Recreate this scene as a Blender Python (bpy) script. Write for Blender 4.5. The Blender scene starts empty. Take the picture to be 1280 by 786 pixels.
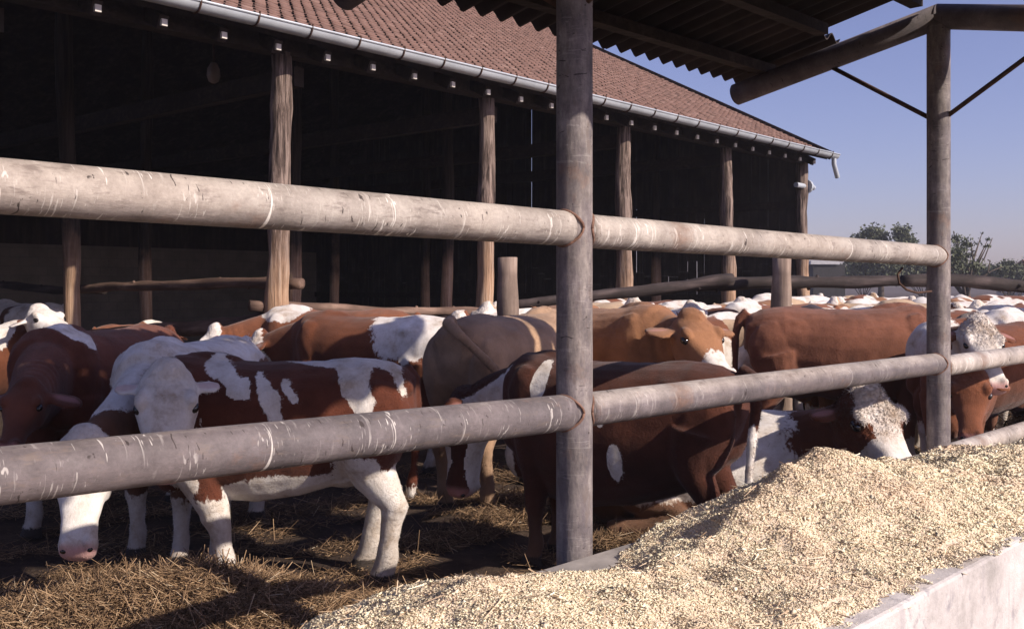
import bpy, bmesh, math, random
import numpy as np
from mathutils import Vector, Matrix, noise as mnoise
R = math.radians
random.seed(7); np.random.seed(7)
S = bpy.context.scene
C = S.collection
# ------------------------------------------------------------------ camera, sky, sun, exposure
H = 1.45; F = 1250.0; HY = 357.0
cam = bpy.data.objects.new('camera', bpy.data.cameras.new('camera')); C.objects.link(cam); S.camera = cam
cam.location = (0, 0, H); cam.rotation_euler = (R(90), 0, 0)
cam.data.lens = 36 * F / 1280; cam.data.sensor_width = 36; cam.data.shift_y = -(393 - HY) / 1280
cam.data.clip_start = 0.05; cam.data.clip_end = 3000
SUN_AZ, SUN_EL = R(120), R(31)          # clockwise from +Y
tosun = Vector((math.sin(SUN_AZ) * math.cos(SUN_EL), math.cos(SUN_AZ) * math.cos(SUN_EL), math.sin(SUN_EL)))
W = bpy.data.worlds.new('World'); S.world = W; W.use_nodes = True
wn = W.node_tree.nodes; wl = W.node_tree.links
bg = wn['Background']; sky = wn.new('ShaderNodeTexSky'); sky.sky_type = 'NISHITA'; sky.sun_disc = False
sky.sun_elevation = SUN_EL; sky.sun_rotation = SUN_AZ; sky.air_density = 1.0; sky.dust_density = 0.9; sky.ozone_density = 2.5
tint = wn.new('ShaderNodeMixRGB'); tint.blend_type = 'MULTIPLY'; tint.inputs[0].default_value = 1
tint.inputs[2].default_value = (1.17, 0.99, 1.30, 1)
hs = wn.new('ShaderNodeHueSaturation'); hs.inputs['Saturation'].default_value = 0.9
wl.new(sky.outputs[0], hs.inputs['Color']); wl.new(hs.outputs[0], tint.inputs[1]); wl.new(tint.outputs[0], bg.inputs[0]); bg.inputs[1].default_value = 0.078
sl = bpy.data.lights.new('sun', 'SUN'); sl.energy = 4.6; sl.angle = R(0.55); sl.color = (1.0, 0.88, 0.76)
so = bpy.data.objects.new('sun', sl); C.objects.link(so); so.rotation_euler = (-tosun).to_track_quat('-Z', 'Y').to_euler(); so.location = (8, -6, 9)
S.view_settings.view_transform = 'Standard'; S.view_settings.look = 'None'; S.view_settings.exposure = 0.40; S.view_settings.gamma = 1
S.view_settings.use_curve_mapping = False
S.cycles.max_bounces = 6

# ------------------------------------------------------------------ helpers
def tag(o, label=None, cat=None, group=None, kind=None):
    if label: o['label'] = label
    if cat: o['category'] = cat
    if group: o['group'] = group
    if kind: o['kind'] = kind
    return o
def empty(name, loc=(0, 0, 0), rz=0):
    o = bpy.data.objects.new(name, None); C.objects.link(o); o.location = loc; o.rotation_euler = (0, 0, rz); o.empty_display_size = .2
    return o
def link_mesh(name, me, mats, parent=None, smooth=False):
    if not isinstance(mats, (list, tuple)): mats = [mats]
    for m in mats:
        if m: me.materials.append(m)
    if smooth:
        me.polygons.foreach_set('use_smooth', [True] * len(me.polygons))
    o = bpy.data.objects.new(name, me); C.objects.link(o)
    if parent: o.parent = parent; o.matrix_parent_inverse = (Matrix.Translation(parent.location) @ parent.rotation_euler.to_matrix().to_4x4()).inverted()
    return o
def np_mesh(name, verts, faces_flat, per, mats, parent=None, smooth=False, vattr=None, fcol=None):
    """verts Nx3, faces_flat 1-d loops, per = verts per face"""
    me = bpy.data.meshes.new(name); n = len(verts); nf = len(faces_flat) // per
    me.vertices.add(n); me.vertices.foreach_set('co', np.asarray(verts, dtype=np.float32).ravel())
    me.loops.add(len(faces_flat)); me.loops.foreach_set('vertex_index', np.asarray(faces_flat, dtype=np.int32))
    me.polygons.add(nf); me.polygons.foreach_set('loop_start', np.arange(0, nf * per, per, dtype=np.int32))
    me.update(calc_edges=True); me.validate()
    if vattr:
        for k, v in vattr.items():
            a = me.attributes.new(k, 'FLOAT', 'POINT'); a.data.foreach_set('value', np.asarray(v, dtype=np.float32))
    return link_mesh(name, me, mats, parent, smooth)
class MB:
    def __init__(s): s.bm = bmesh.new()
    def box(s, c, size, rot=None):
        m = Matrix.Translation(c) @ (rot.to_4x4() if rot else Matrix()) @ Matrix.Diagonal((*size, 1))
        bmesh.ops.create_cube(s.bm, size=1, matrix=m); return s
    def beam(s, a, b, w, h, up=(0, 0, 1)):
        a = Vector(a); b = Vector(b); t = (b - a).normalized(); side = t.cross(Vector(up)).normalized(); u = side.cross(t)
        rot = Matrix((t, side, u)).transposed()
        return s.box((a + b) / 2, ((b - a).length, w, h), rot)
    def tube(s, pts, rad, seg=16, cap=True, jit=0, squash=None, seed=0):
        pts = [Vector(p) for p in pts]; n = len(pts)
        if not isinstance(rad, (list, tuple)): rad = [rad] * n
        rings = []; ref = None
        for i, p in enumerate(pts):
            t = (pts[min(i + 1, n - 1)] - pts[max(i - 1, 0)]).normalized()
            if ref is None:
                ref = t.orthogonal().normalized()
            else:
                ref = (ref - t * ref.dot(t)).normalized()
            b = t.cross(ref); ring = []
            for k in range(seg):
                a = 2 * math.pi * k / seg; d = ref * math.cos(a) + b * math.sin(a)
                r = rad[i]
                if jit: r *= 1 + jit * mnoise.noise((p * 2.6 + d * 1.1) + Vector((seed, seed * .7, 0))) + jit * .5 * mnoise.noise(p * 9 + d * 2.5 + Vector((seed, 0, 0)))
                ring.append(s.bm.verts.new(p + d * r))
            rings.append(ring)
        for i in range(n - 1):
            for k in range(seg):
                s.bm.faces.new((rings[i][k], rings[i][(k + 1) % seg], rings[i + 1][(k + 1) % seg], rings[i + 1][k]))
        if cap:
            s.bm.faces.new(rings[0][::-1]); s.bm.faces.new(rings[-1])
        return s
    def ell(s, c, r, rot=None, sub=2):
        m = Matrix.Translation(c) @ (rot.to_4x4() if rot else Matrix()) @ Matrix.Diagonal((*r, 1))
        bmesh.ops.create_icosphere(s.bm, subdivisions=sub, radius=1, matrix=m); return s
    def build(s, name, mat, parent=None, smooth=False, bevel=0):
        bmesh.ops.recalc_face_normals(s.bm, faces=s.bm.faces[:])
        me = bpy.data.meshes.new(name); s.bm.to_mesh(me); s.bm.free()
        o = link_mesh(name, me, mat, parent, smooth)
        if bevel:
            b = o.modifiers.new('bevel', 'BEVEL'); b.width = bevel; b.segments = 2; b.limit_method = 'ANGLE'
        return o
def autosmooth(o, ang=40):
    me = o.data
    me.polygons.foreach_set('use_smooth', [True] * len(me.polygons))
    bm = bmesh.new(); bm.from_mesh(me)
    for e in bm.edges:
        if len(e.link_faces) == 2 and e.calc_face_angle(0) > R(ang): e.smooth = False
    bm.to_mesh(me); bm.free(); return o
def at(px, py, Z): return Vector(((px - 640) / F * Z, Z, H - (py - HY) / F * Z))

# ------------------------------------------------------------------ materials
def newmat(name, rough=.8):
    m = bpy.data.materials.new(name); m.use_nodes = True; nt = m.node_tree
    b = nt.nodes['Principled BSDF']; b.inputs['Roughness'].default_value = rough
    b.inputs['Specular IOR Level'].default_value = .3
    return m, nt.nodes, nt.links, b
def tex(n, l, kind='Noise', scale=5, detail=5, rough=.6, vec=None, mapping=None, coord='Object'):
    t = n.new('ShaderNodeTex' + kind)
    t.inputs['Scale'].default_value = scale
    if kind == 'Noise': t.inputs['Detail'].default_value = detail; t.inputs['Roughness'].default_value = rough
    if vec is None:
        tc = n.new('ShaderNodeTexCoord'); vec = tc.outputs[coord]
    if mapping:
        mp = n.new('ShaderNodeMapping'); mp.inputs['Scale'].default_value = mapping; l.new(vec, mp.inputs[0]); vec = mp.outputs[0]
    l.new(vec, t.inputs['Vector']); return t
def ramp(n, l, fac, stops):
    r = n.new('ShaderNodeValToRGB'); e = r.color_ramp.elements
    while len(e) < len(stops): e.new(.5)
    for i, (p, c) in enumerate(stops):
        e[i].position = p; e[i].color = (*c, 1) if len(c) == 3 else c
    l.new(fac, r.inputs[0]); return r
def bump(n, l, b, h, strength=.4, dist=.01, prev=None):
    u = n.new('ShaderNodeBump'); u.inputs['Strength'].default_value = strength; u.inputs['Distance'].default_value = dist
    l.new(h, u.inputs['Height'])
    if prev: l.new(prev, u.inputs['Normal'])
    l.new(u.outputs[0], b.inputs['Normal']); return u.outputs[0]
def mix(n, l, fac, a, b, mode='MIX'):
    m = n.new('ShaderNodeMixRGB'); m.blend_type = mode
    for i, v in ((0, fac), (1, a), (2, b)):
        if isinstance(v, bpy.types.NodeSocket): l.new(v, m.inputs[i])
        elif isinstance(v, (int, float)): m.inputs[i].default_value = v
        else: m.inputs[i].default_value = (*v, 1)
    return m.outputs[0]
def mth(n, l, op, a, b=None, c=None, clamp=False):
    m = n.new('ShaderNodeMath'); m.operation = op; m.use_clamp = clamp
    for i, v in enumerate((a, b, c)):
        if v is None: continue
        if isinstance(v, bpy.types.NodeSocket): l.new(v, m.inputs[i])
        else: m.inputs[i].default_value = v
    return m.outputs[0]
def attr(n, name):
    a = n.new('ShaderNodeAttribute'); a.attribute_name = name; return a

def mat_pipe(name='pipe_metal', scr=1.0, grey=0.0, zup=True):
    """old galvanised pipe: dull grey steel, turning tan towards its upper side, rub marks and scratches round it, rust and mud spots"""
    m, n, l, b = newmat(name, .6)
    tc = n.new('ShaderNodeTexCoord'); o = tc.outputs['Object']
    base = tex(n, l, scale=5, detail=8, rough=.7, vec=o)
    gcol = [(.3, (.085, .075, .08)), (.55, (.165, .142, .15)), (.75, (.27, .235, .245))]
    tcol = [(.3, (.24, .205, .185)), (.5, (.40, .355, .325)), (.7, (.56, .51, .47))]
    cg = ramp(n, l, base.outputs[0], gcol).outputs[0]; ct = ramp(n, l, base.outputs[0], tcol).outputs[0]
    sp = n.new('ShaderNodeSeparateXYZ'); l.new(o, sp.inputs[0])
    d = tex(n, l, scale=1, detail=6, rough=.7, vec=o, mapping=(7, 26, 26))
    if zup:
        k = mth(n, l, 'ADD', mth(n, l, 'MULTIPLY', sp.outputs[2], 17), mth(n, l, 'MULTIPLY', d.outputs[0], 1.1))
        k = mth(n, l, 'SUBTRACT', k, .15 + grey, clamp=True)
    else:
        k = mth(n, l, 'SUBTRACT', mth(n, l, 'MULTIPLY', d.outputs[0], 2.2), .75 + grey, clamp=True)
    c = mix(n, l, k, cg, ct)
    fg = tex(n, l, scale=90, detail=4, rough=.8, vec=o); c = mix(n, l, .55, c, ramp(n, l, fg.outputs[0], [(.3, (.55, .55, .55)), (.7, (1.0, 1.0, 1.0))]).outputs[0], 'MULTIPLY')
    bl = tex(n, l, scale=1, detail=5, rough=.65, vec=o, mapping=(11, 34, 34))
    c = mix(n, l, ramp(n, l, bl.outputs[0], [(.33, (.75, .75, .75)), (.44, (0, 0, 0))]).outputs[0], c, (.16, .13, .12))
    s2 = tex(n, l, scale=3, detail=4, rough=.7, vec=o, mapping=(2, .4, .4)); gate = ramp(n, l, s2.outputs[0], [(.47, (0, 0, 0)), (.60, (1, 1, 1))]).outputs[0]
    pol = tex(n, l, scale=1.1, detail=3, vec=o); c = mix(n, l, ramp(n, l, pol.outputs[0], [(.45, (0, 0, 0)), (.62, (.5, .5, .5))]).outputs[0], c, mix(n, l, 1, c, (1.25, 1.2, 1.15), 'MULTIPLY'))
    sm = None
    for sc_, th in (((95, 11, 9), .64), ((60, 24, 20), .68), ((170, 16, 16), .65)):
        s = tex(n, l, scale=1, detail=2, rough=.5, vec=o, mapping=sc_); s.inputs['Distortion'].default_value = .35
        q = ramp(n, l, s.outputs[0], [(th, (0, 0, 0)), (th + .025, (1, 1, 1))]).outputs[0]
        sm = q if sm is None else mth(n, l, 'MAXIMUM', sm, q)
    sm = mth(n, l, 'MULTIPLY', sm, gate)
    c = mix(n, l, mth(n, l, 'MULTIPLY', sm, .9 * scr), c, (.82, .78, .74))
    k = tex(n, l, scale=1, detail=3, vec=o, mapping=(48, 18, 18)); k.inputs['Distortion'].default_value = 1.0
    c = mix(n, l, ramp(n, l, k.outputs[0], [(.31, (.9, .9, .9)), (.345, (0, 0, 0))]).outputs[0], c, (.045, .035, .035))
    rs = tex(n, l, scale=3.1, detail=8, rough=.7, vec=o)
    c = mix(n, l, ramp(n, l, rs.outputs[0], [(.58, (0, 0, 0)), (.72, (.6, .6, .6))]).outputs[0], c, (.27, .15, .10))
    l.new(c, b.inputs['Base Color']); b.inputs['Metallic'].default_value = .05
    r = tex(n, l, scale=14, detail=5, vec=o); l.new(ramp(n, l, r.outputs[0], [(.3, (.5, .5, .5)), (.7, (.85, .85, .85))]).outputs[0], b.inputs['Roughness'])
    p = bump(n, l, b, sm, .25, .003); bump(n, l, b, d.outputs[0], .55, .006, p)
    return m
def mat_wood(name, dark, mid, light, mp=(18, 18, 1.2), bs=.8, stain=None):
    m, n, l, b = newmat(name, .85); tc = n.new('ShaderNodeTexCoord'); o = tc.outputs['Object']
    t = tex(n, l, scale=1, detail=8, rough=.65, vec=o, mapping=mp); t2 = tex(n, l, scale=2.5, detail=4, vec=o)
    c = ramp(n, l, t.outputs[0], [(.28, dark), (.5, mid), (.72, light)]).outputs[0]
    c = mix(n, l, ramp(n, l, t2.outputs[0], [(.42, (0, 0, 0)), (.62, (.8, .8, .8))]).outputs[0], c, stain or tuple(x * .55 for x in mid))
    l.new(c, b.inputs['Base Color'])
    p = bump(n, l, b, t.outputs[0], bs, .012)
    return m
def mat_plain(name, col, rough=.8, var=.25, scale=6, bs=.2, metal=0):
    m, n, l, b = newmat(name, rough); t = tex(n, l, scale=scale, detail=7)
    c = ramp(n, l, t.outputs[0], [(.3, tuple(x * (1 - var) for x in col)), (.7, tuple(min(1, x * (1 + var)) for x in col))])
    l.new(c.outputs[0], b.inputs['Base Color']); b.inputs['Metallic'].default_value = metal
    bump(n, l, b, t.outputs[0], bs, .01); return m
PIPE = mat_pipe(grey=-.85); PIPEL = mat_pipe('pipe_metal_middle', .75, 1.2); PIPEM = mat_pipe('pipe_metal_far', .3, .45); PIPEV = mat_pipe('pipe_metal_post', .12, .15, False); PIPED = mat_pipe('pipe_metal_rafter', .05, .9, False)
BARK = mat_wood('weathered_post_wood', (.10, .065, .05), (.24, .17, .13), (.36, .27, .21), (22, 22, 1.5), 1.0)
BARE = mat_wood('rubbed_post_wood', (.22, .12, .065), (.38, .24, .14), (.50, .34, .22), (14, 14, .9), .5, (.30, .17, .10))
LOGW = mat_wood('log_wood', (.05, .03, .022), (.16, .10, .075), (.30, .20, .15), (1.6, 14, 14), 1.0)
LOGD = mat_wood('dark_log_wood', (.012, .009, .009), (.045, .034, .032), (.12, .09, .085), (1.4, 12, 12), 1.0)
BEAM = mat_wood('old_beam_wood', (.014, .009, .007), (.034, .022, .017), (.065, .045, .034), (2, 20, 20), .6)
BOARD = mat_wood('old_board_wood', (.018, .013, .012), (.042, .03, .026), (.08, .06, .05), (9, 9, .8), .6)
ZINC = mat_plain('zinc_gutter', (.50, .54, .58), .42, .12, 5, .1, .35)
RUST = mat_plain('rusty_iron', (.075, .04, .028), .8, .5, 20, .4, .2)
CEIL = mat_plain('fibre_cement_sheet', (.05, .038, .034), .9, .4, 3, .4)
TAILW = mat_plain('sawn_rafter_end', (.62, .58, .52), .8, .15, 20, .2)

# ------------------------------------------------------------------ layout frames
P1 = Vector((.206, 3.30, 0)); fd = Vector((.698, .716, 0)).normalized(); fn = Vector((fd.y, -fd.x, 0))   # fence origin at the near post, along, towards camera
def fp(s, u, z=0): return P1 + fd * s + fn * u + Vector((0, 0, z))
P0 = Vector((-2.36, 10.10, 0)); bd = Vector((.660, .7513, 0)).normalized(); bn = Vector((bd.y, -bd.x, 0))  # barn front row, along, towards camera
def bp(t, m, z=0): return P0 + bd * t - bn * m + Vector((0, 0, z))     # m = metres back into the barn

# ------------------------------------------------------------------ ground and straw heights
def hn(x, y, s, k=0): return mnoise.noise(Vector((x * s, y * s, k)))
def mound(x, y, cx, cy, rx, ry, h):
    d = ((x - cx) / rx) ** 2 + ((y - cy) / ry) ** 2
    return h * math.exp(-d * 1.6)
def gh(x, y):
    h = .03 * hn(x, y, 1.3) + .015 * hn(x, y, 5, 3)
    d = math.hypot(x, y - 8)
    if d > 18: h *= max(0, 1 - (d - 18) / 10)
    h += mound(x, y, -1.35, 4.12, 1.05, .45, .22) + mound(x, y, .05, 6.2, .6, .5, .06)
    h += mound(x, y, 4.25, 7.6, .55, .8, .62)
    return h
def grid_mesh(name, xs, ys, f, mat, parent=None):
    nx, ny = len(xs), len(ys)
    v = np.array([(x, y, f(x, y)) for y in ys for x in xs])
    i = np.arange(nx * ny).reshape(ny, nx)
    q = np.stack([i[:-1, :-1], i[:-1, 1:], i[1:, 1:], i[1:, :-1]], -1).reshape(-1)
    return np_mesh(name, v, q, 4, mat, parent, True)
gm, n, l, b = newmat('pen_mud', .9)
t = tex(n, l, scale=3, detail=9, rough=.7); t2 = tex(n, l, scale=26, detail=6, rough=.75)
c = ramp(n, l, t.outputs[0], [(.3, (.028, .018, .014)), (.55, (.065, .042, .03)), (.75, (.12, .085, .058))]).outputs[0]
c = mix(n, l, ramp(n, l, t2.outputs[0], [(.55, (0, 0, 0)), (.72, (.7, .7, .7))]).outputs[0], c, (.17, .12, .075))
l.new(c, b.inputs['Base Color']); p = bump(n, l, b, t.outputs[0], .8, .04); bump(n, l, b, t2.outputs[0], 1, .02, p)
def axis(a, b2, step, far):
    c_ = list(np.arange(a, b2, step)); lo = [a]; hi = [c_[-1]]; s = step
    left = []; right = []; x = a; y = c_[-1]
    while x > -far: s *= 1.6; x -= s; left.append(x)
    s = step
    while y < far: s *= 1.6; y += s; right.append(y)
    return left[::-1] + c_ + right
g = grid_mesh('ground', axis(-4, 6, .07, 900), axis(3, 10, .07, 900), gh, gm); tag(g, kind='structure')

# ------------------------------------------------------------------ barn
barn = empty('barn', bp(0, 0)); tag(barn, 'long open-fronted cattle barn with tiled roof, log posts and zinc gutter', 'barn')
T0, T1 = -9.0, 11.98; DEP = 15.0; TS = .518; EZ = 3.90
def roofz(m): return EZ + .02 + TS * (m + .45)
# roof deck, both slopes
mb = MB(); th = .05
for sgn in (0, 1):
    m0, m1 = (-.38, DEP / 2) if sgn == 0 else (DEP + .45, DEP / 2)
    za = roofz(-.38) - .06; zb = roofz(DEP / 2) - .06
    a = [bp(T0, m0, za), bp(T1 + .25, m0, za), bp(T1 + .25, m1, zb), bp(T0, m1, zb)]
    vs = [mb.bm.verts.new(p) for p in a] + [mb.bm.verts.new(p + Vector((0, 0, -th))) for p in a]
    for f in ((0, 1, 2, 3), (7, 6, 5, 4), (0, 4, 5, 1), (1, 5, 6, 2), (2, 6, 7, 3), (3, 7, 4, 0)): mb.bm.faces.new([vs[i] for i in f])
roof = mb.build('roof', BOARD, barn)
# tiles: rows of single clay tiles
tm, n, l, b = newmat('clay_tiles', .82)
a_ = attr(n, 'tone'); t = tex(n, l, scale=1.3, detail=6); t2 = tex(n, l, scale=22, detail=4)
c = ramp(n, l, a_.outputs['Fac'], [(0, (.135, .082, .068)), (.35, (.165, .098, .08)), (.75, (.185, .108, .088)), (1, (.24, .155, .13))]).outputs[0]
c = mix(n, l, ramp(n, l, t.outputs[0], [(.42, (0, 0, 0)), (.7, (.55, .55, .55))]).outputs[0], c, (.20, .12, .10))
c = mix(n, l, ramp(n, l, t2.outputs[0], [(.55, (0, 0, 0)), (.75, (.4, .4, .4))]).outputs[0], c, (.26, .20, .175))
l.new(c, b.inputs['Base Color']); bump(n, l, b, t2.outputs[0], .5, .006)
tw, tr, tl = .165, .14, .175
vv = []; ff = []; tone = []
nrm = (Vector((0, 0, 1)) * math.cos(math.atan(TS)) + bn * math.sin(math.atan(TS)))
up = (-bn * math.cos(math.atan(TS)) + Vector((0, 0, 1)) * math.sin(math.atan(TS)))
base0 = bp(0, -.47, roofz(-.47))
nr = int((DEP / 2 + .47) / math.cos(math.atan(TS)) / tr) + 1
rng = random.Random(3)
for r_ in range(nr):
    off = (r_ % 2) * tw / 2; tt = T0
    while tt < T1 + .2:
        o_ = base0 + bd * (tt + off + rng.uniform(-.006, .006)) + up * (r_ * tr + rng.uniform(-.008, .008))
        hz = .027 + rng.uniform(-.004, .006); w = tw * .95; k0 = len(vv)
        pts = [(0.012, .03), (w * .2, 0.0), (w * .8, 0.0), (w - .012, .03)]      # rounded lower edge
        for x_, y_ in pts: vv.append(o_ + bd * x_ + up * y_ + nrm * hz)
        vv.append(o_ + bd * w + up * tl + nrm * .010); vv.append(o_ + up * tl + nrm * .010)
        for x_, y_ in pts: vv.append(o_ + bd * x_ + up * y_ + nrm * (hz - .018))
        ff += [(k0, k0 + 1, k0 + 2, k0 + 5), (k0 + 2, k0 + 3, k0 + 4, k0 + 5), (k0 + 6, k0 + 7, k0 + 1, k0), (k0 + 7, k0 + 8, k0 + 2, k0 + 1), (k0 + 8, k0 + 9, k0 + 3, k0 + 2)]
        tv = min(1, max(0, rng.gauss(.5, .22))); tone += [tv] * 10; tt += tw
tiles = np_mesh('tiles', np.array([tuple(v) for v in vv]), np.array(ff).ravel(), 4, tm, roof, vattr={'tone': tone})
# verge board and ridge
mb = MB(); mb.beam(bp(T1 + .27, -.46, roofz(-.46) + .0), bp(T1 + .27, DEP / 2, roofz(DEP / 2) + .0), .05, .16); mb.build('verge_board', BEAM, barn)
mb = MB(); mb.tube([bp(T0, DEP / 2, roofz(DEP / 2) + .02), bp(T1 + .3, DEP / 2, roofz(DEP / 2) + .02)], .12, 10); mb.build('ridge', tm, roof)  
# rafters with pale sawn tails
rt = [T0 + .35 + .6 * i for i in range(int((T1 - T0 - .4) / .6) + 1)]
for t_ in rt:
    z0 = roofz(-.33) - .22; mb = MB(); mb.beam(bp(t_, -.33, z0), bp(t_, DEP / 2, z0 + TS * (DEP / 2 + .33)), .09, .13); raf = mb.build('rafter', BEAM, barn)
    mb = MB(); mb.box(bp(t_, -.345, z0 - .005), (.03, .055, .06), Matrix((-bn, bd, Vector((0, 0, 1)))).transposed()); mb.build('sawn_end', TAILW, raf)
# gutter: open half round + brackets
gp = lambda t_: bp(t_, -.53, EZ + .05 - .0035 * (t_ - T0) * .3)
mb = MB(); seg = 10; ga, gb = gp(T0), gp(T1 + .30); rings = []
for p_ in (ga, gb):
    ring = []
    for rr in (.085, .078):
        for k in range(seg + 1):
            a = math.pi + math.pi * k / seg
            a2 = a if rr == .085 else (2 * math.pi - (a - math.pi))
            ring.append(mb.bm.verts.new(p_ + bn * (math.cos(a2) * rr) + Vector((0, 0, math.sin(a2) * rr))))
    rings.append(ring)
nn = len(rings[0])
for k in range(nn): mb.bm.faces.new((rings[0][k], rings[0][(k + 1) % nn], rings[1][(k + 1) % nn], rings[1][k]))
mb.bm.faces.new([rings[1][k] for k in range(seg + 1)]); mb.tube([ga + bn * .088, gb + bn * .088], .012, 8)
gut = mb.build('gutter', ZINC, barn); autosmooth(gut)
for t_ in rt:
    mb = MB(); p_ = gp(t_ + .2); pts = [p_ + bn * (math.cos(math.pi + math.pi * k / 10) * .092) + Vector((0, 0, math.sin(math.pi + math.pi * k / 10) * .092)) for k in range(11)]
    pts = [p_ - bn * .09 + Vector((0, 0, .05))] + pts + [p_ + bn * .1 + Vector((0, 0, .03))]
    mb.tube(pts, .010, 6); mb.build('bracket', RUST, gut)
# downpipe stub at the corner
mb = MB(); q = gp(T1 + .22)
mb.tube([q + Vector((0, 0, -.05)), q + Vector((0, 0, -.18)), q + bd * .08 + Vector((0, 0, -.30)), q + bd * .16 + Vector((0, 0, -.42))], .045, 12)
autosmooth(mb.build('downpipe', ZINC, barn))
mb = MB(); c0 = bp(T1 - .4, -.06, 3.34); mb.tube([c0, c0 + bd * .75], .05, 12); mb.tube([c0 + bd * .42, c0 + bd * .49], .13, 14); mb.build('drain_arm', ZINC, barn)
# plates (eave beam and inner purlins)
for m_, w in ((0, .2), (3.1, .2), (7.2, .22), (11.2, .2)):
    z = roofz(m_) - .28; mb = MB(); mb.beam(bp(T0, m_, z), bp(T1, m_, z), .18, w); mb.build('plate_beam', BEAM, barn)
# fascia behind gutter
for t_ in [-8.8 + 3.01 * i for i in range(7)]: mb = MB(); mb.beam(bp(t_ + .1, .1, 3.62), bp(t_ + .1, DEP - .15, 3.7), .12, .2); mb.build('tie_beam', BEAM, barn)
# posts
def wavy_post(a, b, r0, r1, amp, seed, n_=22):
    a = Vector(a); b = Vector(b); rr = random.Random(seed); p1, p2 = rr.uniform(0, 6), rr.uniform(0, 6); pts = []; rad = []
    for i in range(n_):
        f = i / (n_ - 1); p = a.lerp(b, f)
        p += bd * amp * (math.sin(f * 5.2 + p1) * .6 + math.sin(f * 11 + p2) * .3) + bn * amp * math.sin(f * 7 + p2) * .5
        pts.append(p); rad.append(r0 + (r1 - r0) * f + .006 * math.sin(f * 17 + p1))
    return pts, rad
# front row where photo shows them (t = 0, 3.0, ...)
pm, n, l, b = newmat('post_wood', .85); tc = n.new('ShaderNodeTexCoord'); o = tc.outputs['Object']
t = tex(n, l, scale=1, detail=8, rough=.68, vec=o, mapping=(24, 24, 1.4)); t2 = tex(n, l, scale=1.6, detail=5, vec=o)
ca = ramp(n, l, t.outputs[0], [(.36, (.022, .015, .013)), (.48, (.12, .085, .07)), (.64, (.34, .26, .22))]).outputs[0]
cb = ramp(n, l, t.outputs[0], [(.3, (.25, .145, .085)), (.5, (.42, .265, .17)), (.7, (.54, .40, .29))]).outputs[0]
zz = n.new('ShaderNodeSeparateXYZ'); l.new(o, zz.inputs[0])
k = mth(n, l, 'ADD', zz.outputs[2], mth(n, l, 'MULTIPLY', t2.outputs[0], 1.6))
rm = n.new('ShaderNodeMapRange'); rm.inputs[1].default_value = 2.9; rm.inputs[2].default_value = 2.2; l.new(k, rm.inputs[0])
l.new(mix(n, l, rm.outputs[0], ca, cb), b.inputs['Base Color']); bump(n, l, b, t.outputs[0], 1, .03); POSTW = pm
POSTI = POSTW.copy(); POSTI.name = 'inner_post_wood_shaded'  # copy with the upper part coloured darker, standing in for shade inside the barn
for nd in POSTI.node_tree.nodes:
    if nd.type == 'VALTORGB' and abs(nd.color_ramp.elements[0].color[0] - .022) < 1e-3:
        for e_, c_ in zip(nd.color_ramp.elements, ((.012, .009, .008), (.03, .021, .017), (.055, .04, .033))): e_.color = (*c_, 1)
def solve_t(px, m_):
    a = (px - 640) / F; p = bp(0, m_); return (a * p.y - p.x) / (bd.x - a * bd.y)
for i, px in enumerate((-70, 349, 607, 780, 909, 1003)):
    t_ = solve_t(px, 0) if i else solve_t(349, 0) - 3.03
    pts, rad = wavy_post(bp(t_, 0, -.1), bp(t_, 0, 3.80), .125 if i < 5 else .125, .105 if i < 5 else .11, .045, 10 + i)
    if i == 2: rad = [r * .92 for r in rad]
    mb = MB(); mb.tube(pts, rad, 20, jit=.22, seed=i * 3.1); mb.build('post', POSTW, barn, True)
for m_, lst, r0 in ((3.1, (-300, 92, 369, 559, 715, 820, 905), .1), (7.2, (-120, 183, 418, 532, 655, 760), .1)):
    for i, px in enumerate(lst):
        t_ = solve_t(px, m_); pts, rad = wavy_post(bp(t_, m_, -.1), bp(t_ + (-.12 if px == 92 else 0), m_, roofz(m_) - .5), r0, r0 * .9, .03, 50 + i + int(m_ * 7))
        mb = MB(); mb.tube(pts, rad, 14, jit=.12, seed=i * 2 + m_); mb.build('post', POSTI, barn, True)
# walls: end wall of boards with gaps, back wall blockwork below and boards above
mb = MB(); m_ = .1; rng = random.Random(5)
while m_ < DEP:
    w = rng.uniform(.16, .24); gap = .004 if rng.random() < .45 else rng.uniform(.012, .026)
    zt = roofz(min(m_, DEP - m_)) - .16; zt = roofz(m_ if m_ < DEP / 2 else DEP - m_ ) - .12
    zs = [0, rng.uniform(1.4, 2.1), rng.uniform(2.4, 3.4), zt]
    for a, b_ in zip(zs[:-1], zs[1:]):
        if b_ <= a + .1: continue
        g_ = gap if rng.random() < .45 else .002
        mb.box(bp(T1 + .0 + rng.uniform(-.004, .004), m_ + w / 2, (a + b_) / 2), (w - g_, .025, b_ - a - .001), Matrix((bn, bd, Vector((0, 0, 1)))).transposed())
    m_ += w
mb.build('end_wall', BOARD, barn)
mb = MB(); mb.beam(bp(T1 - .05, .1, 1.2), bp(T1 - .05, DEP, 1.2), .06, .14); mb.beam(bp(T1 - .05, .1, 3.0), bp(T1 - .05, DEP, 3.0), .06, .14); mb.build('wall_rail', BEAM, barn)
bw, n, l, b = newmat('grey_blockwork', .9); t = n.new('ShaderNodeTexBrick'); tc = n.new('ShaderNodeTexCoord')
t.inputs['Scale'].default_value = 1; t.inputs['Brick Width'].default_value = .42; t.inputs['Row Height'].default_value = .21; t.inputs['Mortar Size'].default_value = .012
t.inputs['Color1'].default_value = (.30, .26, .22, 1); t.inputs['Color2'].default_value = (.26, .225, .19, 1); t.inputs['Mortar'].default_value = (.25, .22, .19, 1)
rot = n.new('ShaderNodeMapping'); rot.inputs['Rotation'].default_value = (R(90), 0, 0); l.new(tc.outputs['Object'], rot.inputs[0])
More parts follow.
